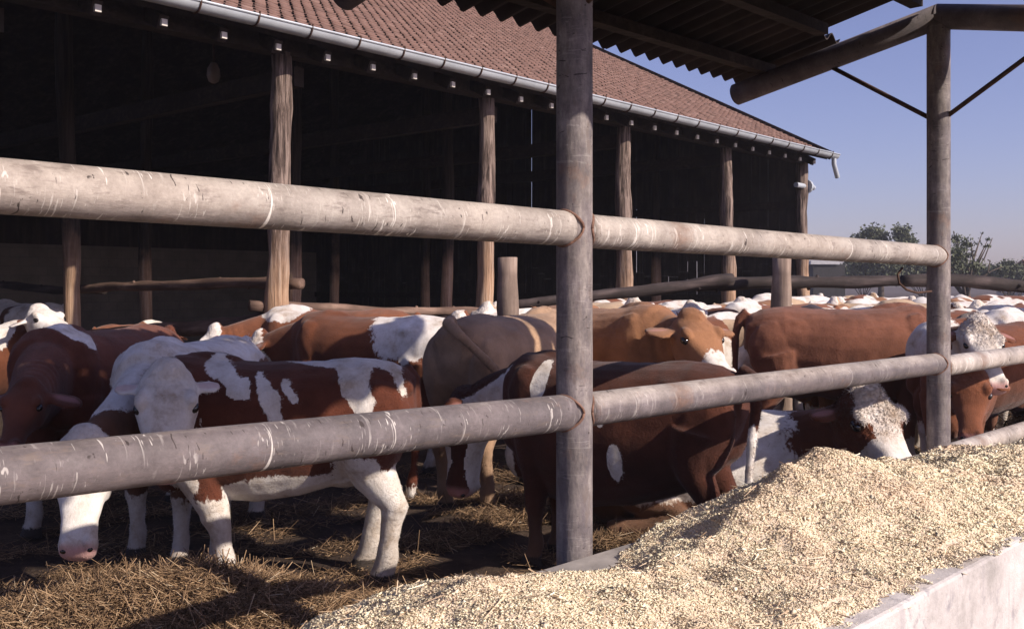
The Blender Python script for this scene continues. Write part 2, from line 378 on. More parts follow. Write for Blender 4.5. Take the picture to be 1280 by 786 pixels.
vr = n.new('ShaderNodeVectorRotate'); vr.rotation_type = 'Z_AXIS'; vr.inputs['Angle'].default_value = -math.atan2(bd.y, bd.x); l.new(tc.outputs['Object'], vr.inputs['Vector'])
mp = n.new('ShaderNodeSeparateXYZ'); l.new(vr.outputs[0], mp.inputs[0]); cm = n.new('ShaderNodeCombineXYZ'); l.new(mp.outputs[0], cm.inputs[0]); l.new(mp.outputs[2], cm.inputs[1]); l.new(cm.outputs[0], t.inputs['Vector'])
nz = tex(n, l, scale=2.2, detail=6); l.new(mix(n, l, .6, t.outputs[0], nz.outputs[0], 'MULTIPLY'), b.inputs['Base Color'])
mb = MB(); mb.beam(bp(T0, DEP, 1.2), bp(T1, DEP, 1.2), .2, 2.4); mb.build('back_wall', bw, barn)
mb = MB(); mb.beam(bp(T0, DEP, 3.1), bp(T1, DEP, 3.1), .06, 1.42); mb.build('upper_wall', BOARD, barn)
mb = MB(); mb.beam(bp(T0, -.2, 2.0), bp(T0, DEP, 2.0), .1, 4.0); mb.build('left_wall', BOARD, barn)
# hanging lamp
lp = at(267, 90, 11.2); t = empty('hanging_lamp', lp); tag(t, 'small enclosed lamp hanging dark and unlit under the barn roof', 'lamp')
lg = mat_plain('lamp_glass', (.30, .24, .22), .25, .1)
mb = MB(); mb.tube([lp + Vector((0, 0, .05)), lp + Vector((0, 0, .5))], .012, 8); mb.build('cord', RUST, t)
mb = MB(); mb.tube([lp + Vector((0, 0, z)) for z in (-.13, -.11, -.05, .03, .08, .1)], [.02, .055, .075, .07, .045, .03], 14); mb.build('shade', lg, t, True)

# ------------------------------------------------------------------ log fences in the yard
def log_between(name, a, b, r0, r1, amp, seed, mat, parent, seg=14, sag=0):
    a = Vector(a); b = Vector(b); n_ = 30; rr = random.Random(seed); p1, p2 = rr.uniform(0, 6), rr.uniform(0, 6); pts = []; rad = []
    L = (b - a).length
    for i in range(n_):
        f = i / (n_ - 1); p = Vector((L * f, amp * math.sin(f * 6 + p1) * .5, amp * (math.sin(f * 4.2 + p1) * .6 + math.sin(f * 10 + p2) * .3) - sag * 4 * f * (1 - f)))
        pts.append(p); rad.append((r0 + (r1 - r0) * f) * (1 + .06 * math.sin(f * 23 + p2)))
    mb = MB(); mb.tube(pts, rad, seg, jit=.2, seed=seed)
    for k in range(5):
        f = rr.uniform(.1, .9); i = int(f * (n_ - 1)); an = rr.uniform(0, 6.28); d = Vector((0, math.cos(an), math.sin(an)))
        mb.tube([pts[i], pts[i] + d * (rad[i] * 1.25) + Vector((.02, 0, 0))], [rad[i] * .5, rad[i] * .25], 8)
    bmesh.ops.recalc_face_normals(mb.bm, faces=mb.bm.faces[:]); me = bpy.data.meshes.new(name); mb.bm.to_mesh(me); mb.bm.free()
    me.polygons.foreach_set('use_smooth', [True] * len(me.polygons)); me.materials.append(mat)
    o = bpy.data.objects.new(name, me); C.objects.link(o)
    t = (b - a).normalized(); side = Vector((0, 0, 1)).cross(t).normalized(); u = t.cross(side)
    o.matrix_world = Matrix.Translation(a) @ Matrix((t, side, u)).transposed().to_4x4()
    if parent: o.parent = parent; o.matrix_parent_inverse = Matrix.Translation(parent.location).inverted()
    return o
lf = empty('log_fence', at(640, 357, 9.9) * 1); lf.location.z = 0
tag(lf, 'rough fence of long dark logs on short thick posts across the yard', 'fence')
LP = [at(637, 357, 9.6), at(977, 357, 10.2), at(1420, 357, 11)]
def stub_post(px, ytop, Z, r, parent, seed, mat=BARE, lean=0):
    a = at(px, 357, Z); a.z = -.1; b_ = at(px, ytop, Z); b_.x -= lean; pts, rad = wavy_post(a, b_, r, r * .93, .012, seed, 12)
    mb = MB(); mb.tube(pts, rad, 18, jit=.1, seed=seed); return mb.build('post', mat, parent, True)
BARE2 = mat_wood('grey_stub_wood', (.14, .10, .08), (.27, .20, .16), (.38, .30, .25), (18, 18, 1.2), .7)
stub_post(639, 322, 9.6, .105, lf, 3, BARE2, .04); stub_post(977, 322, 10.2, .105, lf, 4, BARE2); stub_post(1330, 325, 11.0, .1, lf, 5, BARE2)
log_between('log', at(640, 379, 9.75), at(915, 352, 10.35), .045, .065, .025, 5, LOGD, lf)
log_between('log', at(870, 353, 10.45), at(1175, 354, 10.9), .07, .06, .03, 6, LOGD, lf)
log_between('log', at(1130, 354, 10.75), at(1420, 357, 11.6), .065, .09, .05, 8, LOGD, lf)
ls = empty('log_barrier', at(240, 357, 10.8)); ls.location.z = 0
tag(ls, 'barrier of rubbed brown logs between the barn posts at the left', 'fence')
log_between('log', at(100, 361, 12.2), at(378, 353, 10.3), .055, .06, .03, 15, LOGW, ls)
log_between('log', at(60, 424, 11.9), at(345, 398, 10.2), .075, .085, .04, 16, LOGW, ls)
log_between('log', at(312, 381, 10.0), at(600, 392, 11.6), .06, .05, .03, 17, LOGW, ls)
log_between('log', at(-60, 356, 13.5), at(130, 362, 12.3), .05, .05, .03, 18, LOGD, ls)
pr = log_between('forked_prop_log', at(331, 438, 9.8), at(357, 385, 10.0), .07, .055, .02, 21, LOGW, None)
tag(pr, 'short slanting log propped against the foot of the bark-covered barn post', 'log')

# ------------------------------------------------------------------ pipe fence
pf = empty('pipe_fence', P1); tag(pf, 'feeding fence of thick scratched grey steel pipes with two tall posts', 'fence')
def pipe(name, a, b, r, parent, mat=PIPE, seg=32, dents=True, cap=True):
    a = Vector(a); b = Vector(b); L = (b - a).length; n_ = max(2, int(L / .05)) if dents else 2
    mb = MB(); mb.tube([Vector((L * i / (n_ - 1), 0, 0)) for i in range(n_)], r, seg, cap=cap, jit=.012 if dents else 0, seed=r * 100 + L)
    bmesh.ops.recalc_face_normals(mb.bm, faces=mb.bm.faces[:])
    if cap: bmesh.ops.bevel(mb.bm, geom=[e for e in mb.bm.edges if len(e.link_faces) == 2 and e.calc_face_angle(0) > 1.2], offset=.006, segments=2, affect='EDGES')
    me = bpy.data.meshes.new(name); mb.bm.to_mesh(me); mb.bm.free(); me.polygons.foreach_set('use_smooth', [True] * len(me.polygons)); me.materials.append(mat)
    o = bpy.data.objects.new(name, me); C.objects.link(o)
    t = (b - a).normalized(); rf_ = Vector((0, 0, 1)) if abs(t.z) < .9 else Vector((0, 1, 0)); side = rf_.cross(t).normalized(); u = t.cross(side)
    o.matrix_world = Matrix.Translation(a) @ Matrix((t, side, u)).transposed().to_4x4()
    if parent: o.parent = parent; o.matrix_parent_inverse = Matrix.Translation(parent.location).inverted()
    return o
PR = .060; RR = .057
S2 = 3.06
PKZ = 2.93
for s in (-3.06, 0, S2, 6.12):
    pipe('post', fp(s, 0, .0), fp(s, 0, PKZ - .02 if s < 6 else 1.4), PR if s <= 0 else .061, pf, PIPEV)
def zz_at(px, py, u=0):  # height on the fence plane for a pixel
    a = (px - 640) / F; p = fp(0, u); t_ = (a * p.y - p.x) / (fd.x - a * fd.y); Z = p.y + fd.y * t_; return t_, H - (py - HY) / F * Z
sL, zuL = zz_at(20, 234); _, zuM = zz_at(716, 286); sR, zuR = zz_at(1172, 320)
_, zlL = zz_at(20, 592); _, zlM = zz_at(716, 514); _, zlR = zz_at(1172, 454)
print('rail z', zuL, zuM, zuR, zlL, zlM, zlR)
def lerpz(zL, sLx, zM, s): return zM + (zL - zM) * s / sLx
uL = lambda s: zuM + (zuL - zuM) * s / sL
lL = lambda s: zlM + (zlL - zlM) * s / sL
pipe('top_rail', fp(-3.04, 0, uL(-3.04)), fp(-.045, 0, zuM), .0575, pf)
pipe('top_rail', fp(.045, 0, zuM - .005), fp(S2 + .03, -.0, zuR), RR, pf)
pipe('middle_rail', fp(-3.04, 0, lL(-3.04)), fp(-.045, 0, zlM), .059, pf, PIPEL)
pipe('middle_rail', fp(.045, 0, zlM), fp(S2 - .04, 0, zlR), RR, pf, PIPEM)
pipe('middle_rail', fp(S2 + .045, 0, zlR - .02), fp(6.1, 0, zlR - .02), RR, pf)
pipe('bottom_rail', fp(S2 + .045, 0, .51), fp(6.1, 0, .51), .055, pf)
pipe('bottom_rail', fp(1.6, 0, .50), fp(S2 - .045, 0, .50), .055, pf)
WELD = mat_plain('rusty_weld', (.20, .11, .08), .8, .4, 30, .4)
# rusty weld beads
for s, z, sd in ((0, zuM, -1), (0, zuM, 1), (0, zlM, -1), (0, zlM, 1), (S2, zlR, -1), (S2, zuR, -1), (S2, zlR - .02, 1)):
    mb = MB(); cpt = fp(s + sd * .05, 0, z); pts = []
    for k in range(25):
        a = 2 * math.pi * k / 24; rr = .0585
        dep = math.sqrt(max(.0001, .062 ** 2 - (math.cos(a) * rr) ** 2))
        pts.append(fp(s + sd * dep, math.cos(a) * rr, z + math.sin(a) * rr))
    mb.tube(pts, .0045, 6, jit=.5, seed=s + sd); mb.build('weld', WELD, pf, True)
# wire loops hanging on the fence
mb = MB(); w0 = at(1128, 338, 5.2); mb.tube([at(1128, 335, 5.25), at(1122, 343, 5.22), at(1124, 354, 5.2), at(1133, 362, 5.22), at(1146, 366, 5.28), at(1164, 364, 5.36)], .006, 8)
w = mb.build('wire_hook', RUST, None, True); tag(w, 'thin rusty wire hook hanging under the top rail beside the far pipe post', 'wire')
mb = MB(); mb.tube([at(1134, 598, 4.9), at(1139, 583, 4.95), at(1152, 580, 5.0), at(1153, 572, 5.05), at(1140, 573, 5.0)], .006, 8)
mb.tube([at(1150, 582, 5.0), at(1172, 577, 5.2)], .005, 8)
w = mb.build('bent_iron_rod', RUST, None, True); tag(w, 'bent rusty iron rod sticking out of the feed by the far pipe post', 'iron rod')

# ------------------------------------------------------------------ canopy over the trough
cn = empty('trough_canopy', fp(0, 0, 0)); tag(cn, 'low canopy of corrugated sheets on pipe rafters over the feed trough', 'canopy')
CW = 1.26; SLP = .26 / 1.24
for s in (-3.06, 0, S2):
    e = .16 if s == S2 else 0
    pipe('pipe_rafter', fp(s, 0.02, PKZ), fp(s, -CW - .02, PKZ - SLP * CW), .068, cn, PIPED, dents=False)
    pipe('pipe_rafter', fp(s, -.02, PKZ), fp(s, CW, PKZ - SLP * CW), .068, cn, PIPED, dents=False)
    for sd in (-1, 1):
        pipe('brace', fp(s, sd * .04, PKZ - .56), fp(s, sd * .62, PKZ - SLP * .62 - .06), .013, cn, RUST, seg=10, dents=False)
# corrugated sheets, far slope & near slope
PER = .135; AMP = .024
def corr(sa, sb, u0, u1, zoff, ph, mat=CEIL):
    m = int((sb - sa) / PER * 8) + 1; vs = []; fs = []
    for j, th_ in ((0, 0.0), (1, .007)):
        for (u_) in (u0, u1):
            z0 = PKZ + zoff - SLP * abs(u_) + th_
            for i in range(m):
                s_ = sa + (sb - sa) * i / (m - 1)
                vs.append(fp(s_, u_, z0 + AMP * math.sin(2 * math.pi * s_ / PER + ph)))
    V = lambda j, e, i: j * 2 * m + e * m + i
    for i in range(m - 1):
        fs += [V(0, 0, i), V(0, 0, i + 1), V(0, 1, i + 1), V(0, 1, i), V(1, 0, i), V(1, 1, i), V(1, 1, i + 1), V(1, 0, i + 1)]
        for e in (0, 1): fs += [V(0, e, i), V(1, e, i), V(1, e, i + 1), V(0, e, i + 1)]
    for i in (0, m - 1): fs += [V(0, 0, i), V(0, 1, i), V(1, 1, i), V(1, 0, i)]
    return np_mesh('corrugated_sheet', np.array([tuple(v) for v in vs]), np.array(fs), 4, mat, cn, True)
edges = [-4.2, -3.1, -2.15, -1.18, -.22, .76, 1.80, 2.98]
for i in range(len(edges) - 1):
    a_, b_ = edges[i], edges[i + 1] + (.05 if i < len(edges) - 2 else 0); k = .007 * (i % 2)
    bdn = (.0, .04, .0, .03, .01, .02, .0)[i]
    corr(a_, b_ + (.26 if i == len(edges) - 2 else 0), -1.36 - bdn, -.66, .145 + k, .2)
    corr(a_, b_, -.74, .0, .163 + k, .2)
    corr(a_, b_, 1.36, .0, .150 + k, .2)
# purlins and edge beam
for u_ in (-1.06, -.55, -.08, .62, 1.10):
    mb = MB(); z = PKZ - SLP * abs(u_) + .088; mb.beam(fp(-4.2, u_, z), fp(S2 + (.06 if u_ < -1 else -.26 if u_ < -.5 else -.1), u_, z), .07, .06); mb.build('purlin', BEAM, cn)
mb = MB(); mb.tube([at(935, 93, 6.35), at(938, 80, 6.35), at(945, 88, 6.3), at(952, 95, 6.3)], .004, 6); mb.build('tie_wire', RUST, cn)

# ------------------------------------------------------------------ feed trough and feed
cm_, n, l, b = newmat('limewashed_concrete', .85); t = tex(n, l, scale=2.5, detail=8, rough=.7); t2 = tex(n, l, scale=9, detail=6, rough=.7); t3 = tex(n, l, scale=60, detail=3)
c = ramp(n, l, t.outputs[0], [(.36, (.36, .335, .32)), (.5, (.54, .50, .485)), (.62, (.66, .62, .60))]).outputs[0]
c = mix(n, l, ramp(n, l, t2.outputs[0], [(.33, (.8, .8, .8)), (.42, (0, 0, 0))]).outputs[0], c, (.30, .28, .30))
t4 = tex(n, l, scale=1, detail=5, mapping=(14, 14, 1.8)); c = mix(n, l, ramp(n, l, t4.outputs[0], [(.56, (0, 0, 0)), (.66, (.6, .6, .6))]).outputs[0], c, (.38, .35, .36))
l.new(c, b.inputs['Base Color']); p = bump(n, l, b, t2.outputs[0], .6, .012); bump(n, l, b, t3.outputs[0], .4, .003, p); CONC = cm_
CONG = mat_plain('worn_concrete', (.33, .30, .28), .85, .3, 8, .5)
tr_ = empty('feed_trough', fp(1, .55, 0)); tag(tr_, 'long whitewashed concrete feed trough running along the pipe fence', 'trough')
mb = MB(); mb.beam(fp(-3.5, .985, .285), fp(9, .985, .285), .11, .63, (0, 0, 1)); o_ = mb.build('outer_wall', CONC, tr_, bevel=.012)
mb = MB(); mb.beam(fp(-3.5, .145, .28), fp(3.0, .145, .28), .15, .60); o_ = mb.build('inner_wall', CONG, tr_, bevel=.015)
mb = MB(); mb.beam(fp(3.0, .145, .22), fp(9, .145, .22), .15, .48); o_ = mb.build('inner_wall', CONG, tr_, bevel=.015)
mb = MB(); mb.beam(fp(-3.5, .575, .12), fp(9, .575, .12), .70, .24); mb.build('floor', CONG, tr_)
def interp(x, xs, ys):
    return float(np.interp(x, xs, ys))
def feed_h(s, u):
    # ridge height along the trough and position across it
    pk = interp(s, [-3.5, -1.6, -1.15, -.85, -.62, -.3, 0, .35, .7, .95, 1.25, 1.7, 2.05, 2.4, 2.8, 3.3, 4.2, 6], [.62, .64, .69, .75, .71, .655, .655, .71, .80, .84, .77, .69, .625, .645, .63, .60, .575, .57])
    uc = interp(s, [-1.5, -.8, -.2, .4, .9, 1.5, 2.2, 3], [.40, .42, .50, .42, .36, .42, .42, .42])
    lo_in = interp(s, [-3, -.75, -.45, -.1, .1, .5, 1.2, 2.0, 2.8, 3.1, 5], [.60, .60, .50, .50, .56, .61, .62, .57, .58, .47, .46]); lo_out = .60
    if u < uc:
        f = max(0, min(1, (u - .06) / (uc - .06))); lo = lo_in
        z = lo + (pk - lo) * (f ** .85 if f < 1 else 1) 
    else:
        f = max(0, min(1, (u - uc) / (1.01 - uc))); z = pk + (lo_out - pk) * (f * .75 + .25 * f * f)
    z += .028 * mnoise.noise(Vector((s * 3.1, u * 3.1, 1))) + .020 * mnoise.noise(Vector((s * 8, u * 8, 5))) + .006 * mnoise.noise(Vector((s * 24, u * 24, 7)))
    z += .03 * max(0, mnoise.noise(Vector((s * 5.1, u * 5.1, 11))))
    if u > .93: z = min(z, .625 + .02 * mnoise.noise(Vector((s * 9, u * 9, 2)))) - (u - .93) * .12
    if u < .10: z -= (.10 - u) * .6
    return z
def spill(s):  # outer edge of the feed over the wall
    return 1.0 + .045 * mnoise.noise(Vector((s * 4, 3, 0))) + .02 * mnoise.noise(Vector((s * 15, 9, 0)))
def inner(s):
    base = interp(s, [-3, -.70, -.55, -.05, .08, .6, 1.5, 2.0, 2.2, 2.35, 6], [.06, .06, .215, .225, .12, .06, .05, .12, .12, .05, .05])
    return base + .015 * mnoise.noise(Vector((s * 6, 1, 0)))
fm, n, l, b = newmat('chopped_maize_feed', .9); a_ = attr(n, 'tone')
c = ramp(n, l, a_.outputs['Fac'], [(0, (.26, .17, .10)), (.12, (.52, .38, .25)), (.3, (.72, .58, .42)), (.55, (.82, .71, .53)), (.8, (.90, .81, .58)), (1, (.92, .87, .68))]).outputs[0]
t = tex(n, l, scale=3, detail=3); c = mix(n, l, ramp(n, l, t.outputs[0], [(.45, (0, 0, 0)), (.66, (.55, .55, .55))]).outputs[0], c, (.68, .51, .38))
l.new(c, b.inputs['Base Color'])
fb, n, l, b = newmat('feed_base', .9); t = tex(n, l, 'Noise', scale=120, detail=3); l.new(ramp(n, l, t.outputs[0], [(.35, (.70, .55, .41)), (.6, (.86, .73, .57))]).outputs[0], b.inputs['Base Color']); bump(n, l, b, t.outputs[0], 1, .01)
SS = np.arange(-2.6, 6.5, .03); UU = np.linspace(0, 1, 46)
v = []
for s in SS:
    a0, a1 = inner(s), spill(s)
    for u in UU: uu = a0 + (a1 - a0) * u; v.append(tuple(fp(s, uu, feed_h(s, uu) - (.03 if u in (0., 1.) else 0))))
i = np.arange(len(SS) * len(UU)).reshape(len(SS), len(UU))
q = np.stack([i[:-1, :-1], i[:-1, 1:], i[1:, 1:], i[1:, :-1]], -1).reshape(-1)
feed = np_mesh('feed_heap', np.array(v), q, 4, fb, None, True); tag(feed, 'heaped pale yellow chopped maize feed filling the trough', 'feed', kind='stuff')
# flakes and grains
N = 280000; rs = np.random.RandomState(11); vs = np.zeros((N, 4, 3)); tn = np.zeros(N); cnt = 0
lowfreq = {}
while cnt < N:
    f = rs.rand(); s = -1.5 + 5.6 * f ** 1.35; s = -1.35 + (s + 1.5)
    a0, a1 = inner(s), spill(s); u = a0 + (a1 - a0) * rs.rand()
    if rs.rand() < .03: u = a1 + rs.rand() * .03
    z = feed_h(s, min(u, a1)); 
    sz = (.0021 + .0037 * rs.rand() ** 2) * (1 + .30 * max(0, s))
    p = np.array(fp(s, u, z + sz * .3)); e = rs.randn(3, 3); e[:, 2] *= .35; e /= np.linalg.norm(e, axis=1)[:, None]
    asp = .5 + rs.rand() * .9
    vs[cnt, 0] = p + e[0] * sz * (1 + asp * .6); vs[cnt, 1] = p - e[0] * sz * .6 + e[1] * sz * .7; vs[cnt, 2] = p - e[0] * sz * .5 - e[1] * sz * .7; vs[cnt, 3] = p + e[2] * sz * .8 + np.array((0, 0, sz * .3))
    tn[cnt] = min(1, max(0, rs.normal(.66, .19))) if rs.rand() > .03 else rs.rand() * .15
    if rs.rand() < .015: vs[cnt] = p + (vs[cnt] - p) * 2.2
    cnt += 1
idx = np.arange(N)[:, None] * 4
fc = np.concatenate([idx + np.array([[0, 1, 2]]), idx + np.array([[0, 3, 1]]), idx + np.array([[1, 3, 2]]), idx + np.array([[2, 3, 0]])], 1).reshape(-1)
NF = 1500; FV = np.zeros((NF, 4, 3))
for q_ in range(NF):
    s = rs.uniform(-1.3, 3.2); a0, a1 = inner(s), spill(s); u = a0 + (a1 - a0) * rs.rand(); p = np.array(fp(s, u, feed_h(s, u) + .006)); a = rs.rand() * 6.28; L_ = .01 + .035 * rs.rand() ** 2
    d = np.array((math.cos(a), math.sin(a), rs.normal(0, .25))) * L_; w_ = np.array((-math.sin(a), math.cos(a), .3)) * .0016
    FV[q_] = [p - d, p - d + w_, p + d + w_ + np.array((0, 0, .003)), p + d]
fib = np_mesh('husk_fibres', FV.reshape(-1, 3), np.arange(NF * 4), 4, fm, feed, vattr={'tone': np.repeat(rs.choice([.04, .12, .25, .95], NF), 4)}); fib['kind'] = 'stuff'
fl = np_mesh('feed_flakes', vs.reshape(-1, 3), fc, 3, fm, feed, vattr={'tone': np.repeat(tn, 4)}); fl['kind'] = 'stuff'

# ------------------------------------------------------------------ straw
sm_, n, l, b = newmat('straw', .7); a_ = attr(n, 'tone')
l.new(ramp(n, l, a_.outputs['Fac'], [(0, (.05, .032, .02)), (.35, (.20, .125, .07)), (.65, (.40, .26, .15)), (.88, (.58, .42, .26)), (1, (.66, .55, .40))]).outputs[0], b.inputs['Base Color'])
def straw(name, n_, sampler, lmin, lmax, seed, rad=.0022):
    rs = np.random.RandomState(seed); V = np.zeros((n_, 6, 3)); T = np.zeros(n_); F6 = []
    for i in range(n_):
        x, y, w = sampler(rs); L = lmin + (lmax - lmin) * rs.rand() ** 2.2; a = rs.rand() * 6.283; pit = rs.normal(0, .28) if rs.rand() > .05 else rs.uniform(.3, 1.1)
        d = np.array((math.cos(a) * math.cos(pit), math.sin(a) * math.cos(pit), math.sin(pit))); z = gh(x, y) + .006 + rs.rand() ** 2 * .05 * w
        c_ = np.array((x, y, z + abs(math.sin(pit)) * L * .35)); si = np.cross(d, (0, 0, 1)); si /= np.linalg.norm(si) + 1e-6; upv = np.cross(si, d)
        r = rad * (.6 + rs.rand() * 1.0); bend = (rs.rand() - .5) * L * .2
        for k, f in enumerate((-.5, .5)):
            b_ = c_ + d * L * f + si * (bend if k else 0)
            V[i, k * 3] = b_ + si * r * 1.3; V[i, k * 3 + 1] = b_ - si * r * 1.3; V[i, k * 3 + 2] = b_ + upv * r * 1.1
        T[i] = min(1, max(0, rs.normal(.34 if y > 4.6 else .46, .22)))  # near stems toned lighter for the sunlit heap, farther ones darker for shade
    idx = np.arange(n_)[:, None] * 6
    fc = np.concatenate([idx + np.array([[0, 3, 5, 2]]), idx + np.array([[2, 5, 4, 1]]), idx + np.array([[1, 4, 3, 0]])], 1).reshape(-1)
    return np_mesh(name, V.reshape(-1, 3), fc, 4, sm_, None, vattr={'tone': np.repeat(T, 6)})
def smp(rs):
    while 1:
        q = smp0(rs)
        if -1.0 < q[0] and q[1] < 5.1 and rs.rand() < .6: continue
        if q[1] < 4.75 and rs.rand() < .75 or rs.rand() < .25 + 3.2 * (mnoise.noise(Vector((q[0] * 2.2, q[1] * 2.6, 4))) + .08): return q
def smp0(rs):
    r = rs.rand()
    if r < .66: x, y = rs.normal(-1.3, .85), 3.72 + abs(rs.normal(0, .52))
    elif r < .78: x, y = rs.normal(.1, .5), rs.normal(6.2, .5)
    else: x, y = rs.uniform(-3.2, 1.2), rs.uniform(3.9, 8)
    return x, y, 1 if y < 4.7 else .5
st = straw('straw', 120000, smp, .015, .17, 5, .0013); tag(st, 'trampled brown and golden straw bedding on the pen floor', 'straw', kind='stuff')
def smp2(rs): return rs.normal(4.25, .5), rs.normal(7.5, .7), 1
st2 = straw('straw_pile', 9000, smp2, .05, .28, 6, .003); tag(st2, 'loose pile of brown straw in the pen at the right edge', 'straw', kind='stuff')

# ------------------------------------------------------------------ cattle
cm, n, l, b = newmat('cattle_coat', .75)
aw = attr(n, 'white'); ap = attr(n, 'pink'); ah = attr(n, 'hoof'); ac = attr(n, 'curl'); ad = attr(n, 'dark')
oi = n.new('ShaderNodeObjectInfo'); tc = n.new('ShaderNodeTexCoord'); off = n.new('ShaderNodeVectorMath'); off.operation = 'ADD'
rv = n.new('ShaderNodeVectorMath'); rv.operation = 'SCALE'; cv = n.new('ShaderNodeCombineXYZ')
for k in range(3): l.new(oi.outputs['Random'], cv.inputs[k])
l.new(cv.outputs[0], rv.inputs[0]); rv.inputs['Scale'].default_value = 37.0
l.new(tc.outputs['Object'], off.inputs[0]); l.new(rv.outputs[0], off.inputs[1]); V = off.outputs[0]
n1 = tex(n, l, scale=6.0, detail=4, rough=.6, vec=V); n2 = tex(n, l, scale=1, detail=3, vec=V, mapping=(60, 60, 22)); n3 = tex(n, l, scale=1.5, detail=3, rough=.5, vec=V)
# patch edge = field + big noise + ragged hair-scale noise; alpha of the object colour adds free patches
w_ = mth(n, l, 'ADD', aw.outputs['Fac'], mth(n, l, 'MULTIPLY', mth(n, l, 'SUBTRACT', n1.outputs[0], .5), .85))
w_ = mth(n, l, 'ADD', w_, mth(n, l, 'MULTIPLY', mth(n, l, 'SUBTRACT', n2.outputs[0], .5), .35))
ob_a = mth(n, l, 'SUBTRACT', mth(n, l, 'MULTIPLY', n3.outputs[0], 4), mth(n, l, 'SUBTRACT', 2.9, oi.outputs['Alpha']))
w_ = mth(n, l, 'MAXIMUM', w_, ob_a)
wm = n.new('ShaderNodeMapRange'); wm.inputs[1].default_value = -.035; wm.inputs[2].default_value = .035; l.new(w_, wm.inputs[0])
sh = tex(n, l, scale=5, detail=6, vec=V); br = mix(n, l, ramp(n, l, sh.outputs[0], [(.3, (0, 0, 0)), (.7, (1, 1, 1))]).outputs[0], mix(n, l, 1, oi.outputs['Color'], (.62, .58, .55), 'MULTIPLY'), mix(n, l, 1, oi.outputs['Color'], (1.15, 1.08, 1.0), 'MULTIPLY'))
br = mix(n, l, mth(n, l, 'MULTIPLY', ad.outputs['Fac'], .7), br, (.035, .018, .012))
dirt = tex(n, l, scale=7, detail=7, rough=.7, vec=V)
wh = ramp(n, l, dirt.outputs[0], [(.32, (.46, .37, .29)), (.46, (.68, .62, .56)), (.64, (.82, .78, .74))]).outputs[0]
c = mix(n, l, wm.outputs[0], br, wh)
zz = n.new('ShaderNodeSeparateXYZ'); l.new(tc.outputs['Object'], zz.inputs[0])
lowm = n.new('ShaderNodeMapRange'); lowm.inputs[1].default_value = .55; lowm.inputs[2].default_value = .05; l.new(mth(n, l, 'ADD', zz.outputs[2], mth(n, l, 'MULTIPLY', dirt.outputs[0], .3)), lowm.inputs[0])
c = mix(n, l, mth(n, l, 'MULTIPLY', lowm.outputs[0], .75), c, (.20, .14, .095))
c = mix(n, l, ap.outputs['Fac'], c, (.52, .26, .24)); c = mix(n, l, ah.outputs['Fac'], c, (.05, .04, .035))
fur = tex(n, l, scale=1, detail=5, rough=.7, vec=V, mapping=(70, 120, 55)); cur = n.new('ShaderNodeTexVoronoi'); cur.inputs['Scale'].default_value = 34
cds = n.new('ShaderNodeVectorMath'); cds.operation = 'ADD'; l.new(V, cds.inputs[0]); cn2 = tex(n, l, scale=18, detail=2, vec=V); csc = n.new('ShaderNodeVectorMath'); csc.operation = 'SCALE'; csc.inputs['Scale'].default_value = .05; l.new(cn2.outputs['Color'], csc.inputs[0]); l.new(csc.outputs[0], cds.inputs[1]); l.new(cds.outputs[0], cur.inputs['Vector'])
c = mix(n, l, ramp(n, l, fur.outputs[0], [(.28, (.22, .22, .22)), (.5, (0, 0, 0))]).outputs[0], c, mix(n, l, 1, c, (.55, .5, .48), 'MULTIPLY'))
cc = mth(n, l, 'MULTIPLY', ac.outputs['Fac'], ramp(n, l, cur.outputs[0], [(.2, (0, 0, 0)), (.7, (.4, .4, .4))]).outputs[0]); c = mix(n, l, cc, c, mix(n, l, 1, c, (.6, .5, .42), 'MULTIPLY'))
l.new(c, b.inputs['Base Color'])
hh = mth(n, l, 'ADD', mth(n, l, 'MULTIPLY', fur.outputs[0], .5), mth(n, l, 'MULTIPLY', mth(n, l, 'MULTIPLY', cur.outputs[0], ac.outputs['Fac']), 1.2))
bump(n, l, b, hh, .55, .012)
b.inputs['Specular IOR Level'].default_value = .12; b.inputs['Roughness'].default_value = .9; b.inputs['Sheen Weight'].default_value = .15; b.inputs['Sheen Roughness'].default_value = .5
COAT = cm
EYE, n, l, b = newmat('eye', .08); b.inputs['Base Color'].default_value = (.012, .008, .006, 1); b.inputs['Specular IOR Level'].default_value = .7

def loft(bm, secs, seg=18, pw=2.3):
    """secs: (pos, side, upv, hw, hh_up, hh_dn)"""
    rings = []
    for (p, sd, uv, hw, hu, hd) in secs:
        ring = []
        for k in range(seg):
            a = 2 * math.pi * k / seg; ca, sa = math.cos(a), math.sin(a)
            cx = math.copysign(abs(ca) ** (2 / pw), ca); sx = math.copysign(abs(sa) ** (2 / pw), sa)
            ring.append(bm.verts.new(p + sd * cx * hw + uv * sx * (hu if sa > 0 else hd)))
        rings.append(ring)
    for i in range(len(rings) - 1):
        for k in range(seg):
            bm.faces.new((rings[i][k], rings[i][(k + 1) % seg], rings[i + 1][(k + 1) % seg], rings[i + 1][k]))
    bm.faces.new(rings[0][::-1]); bm.faces.new(rings[-1])

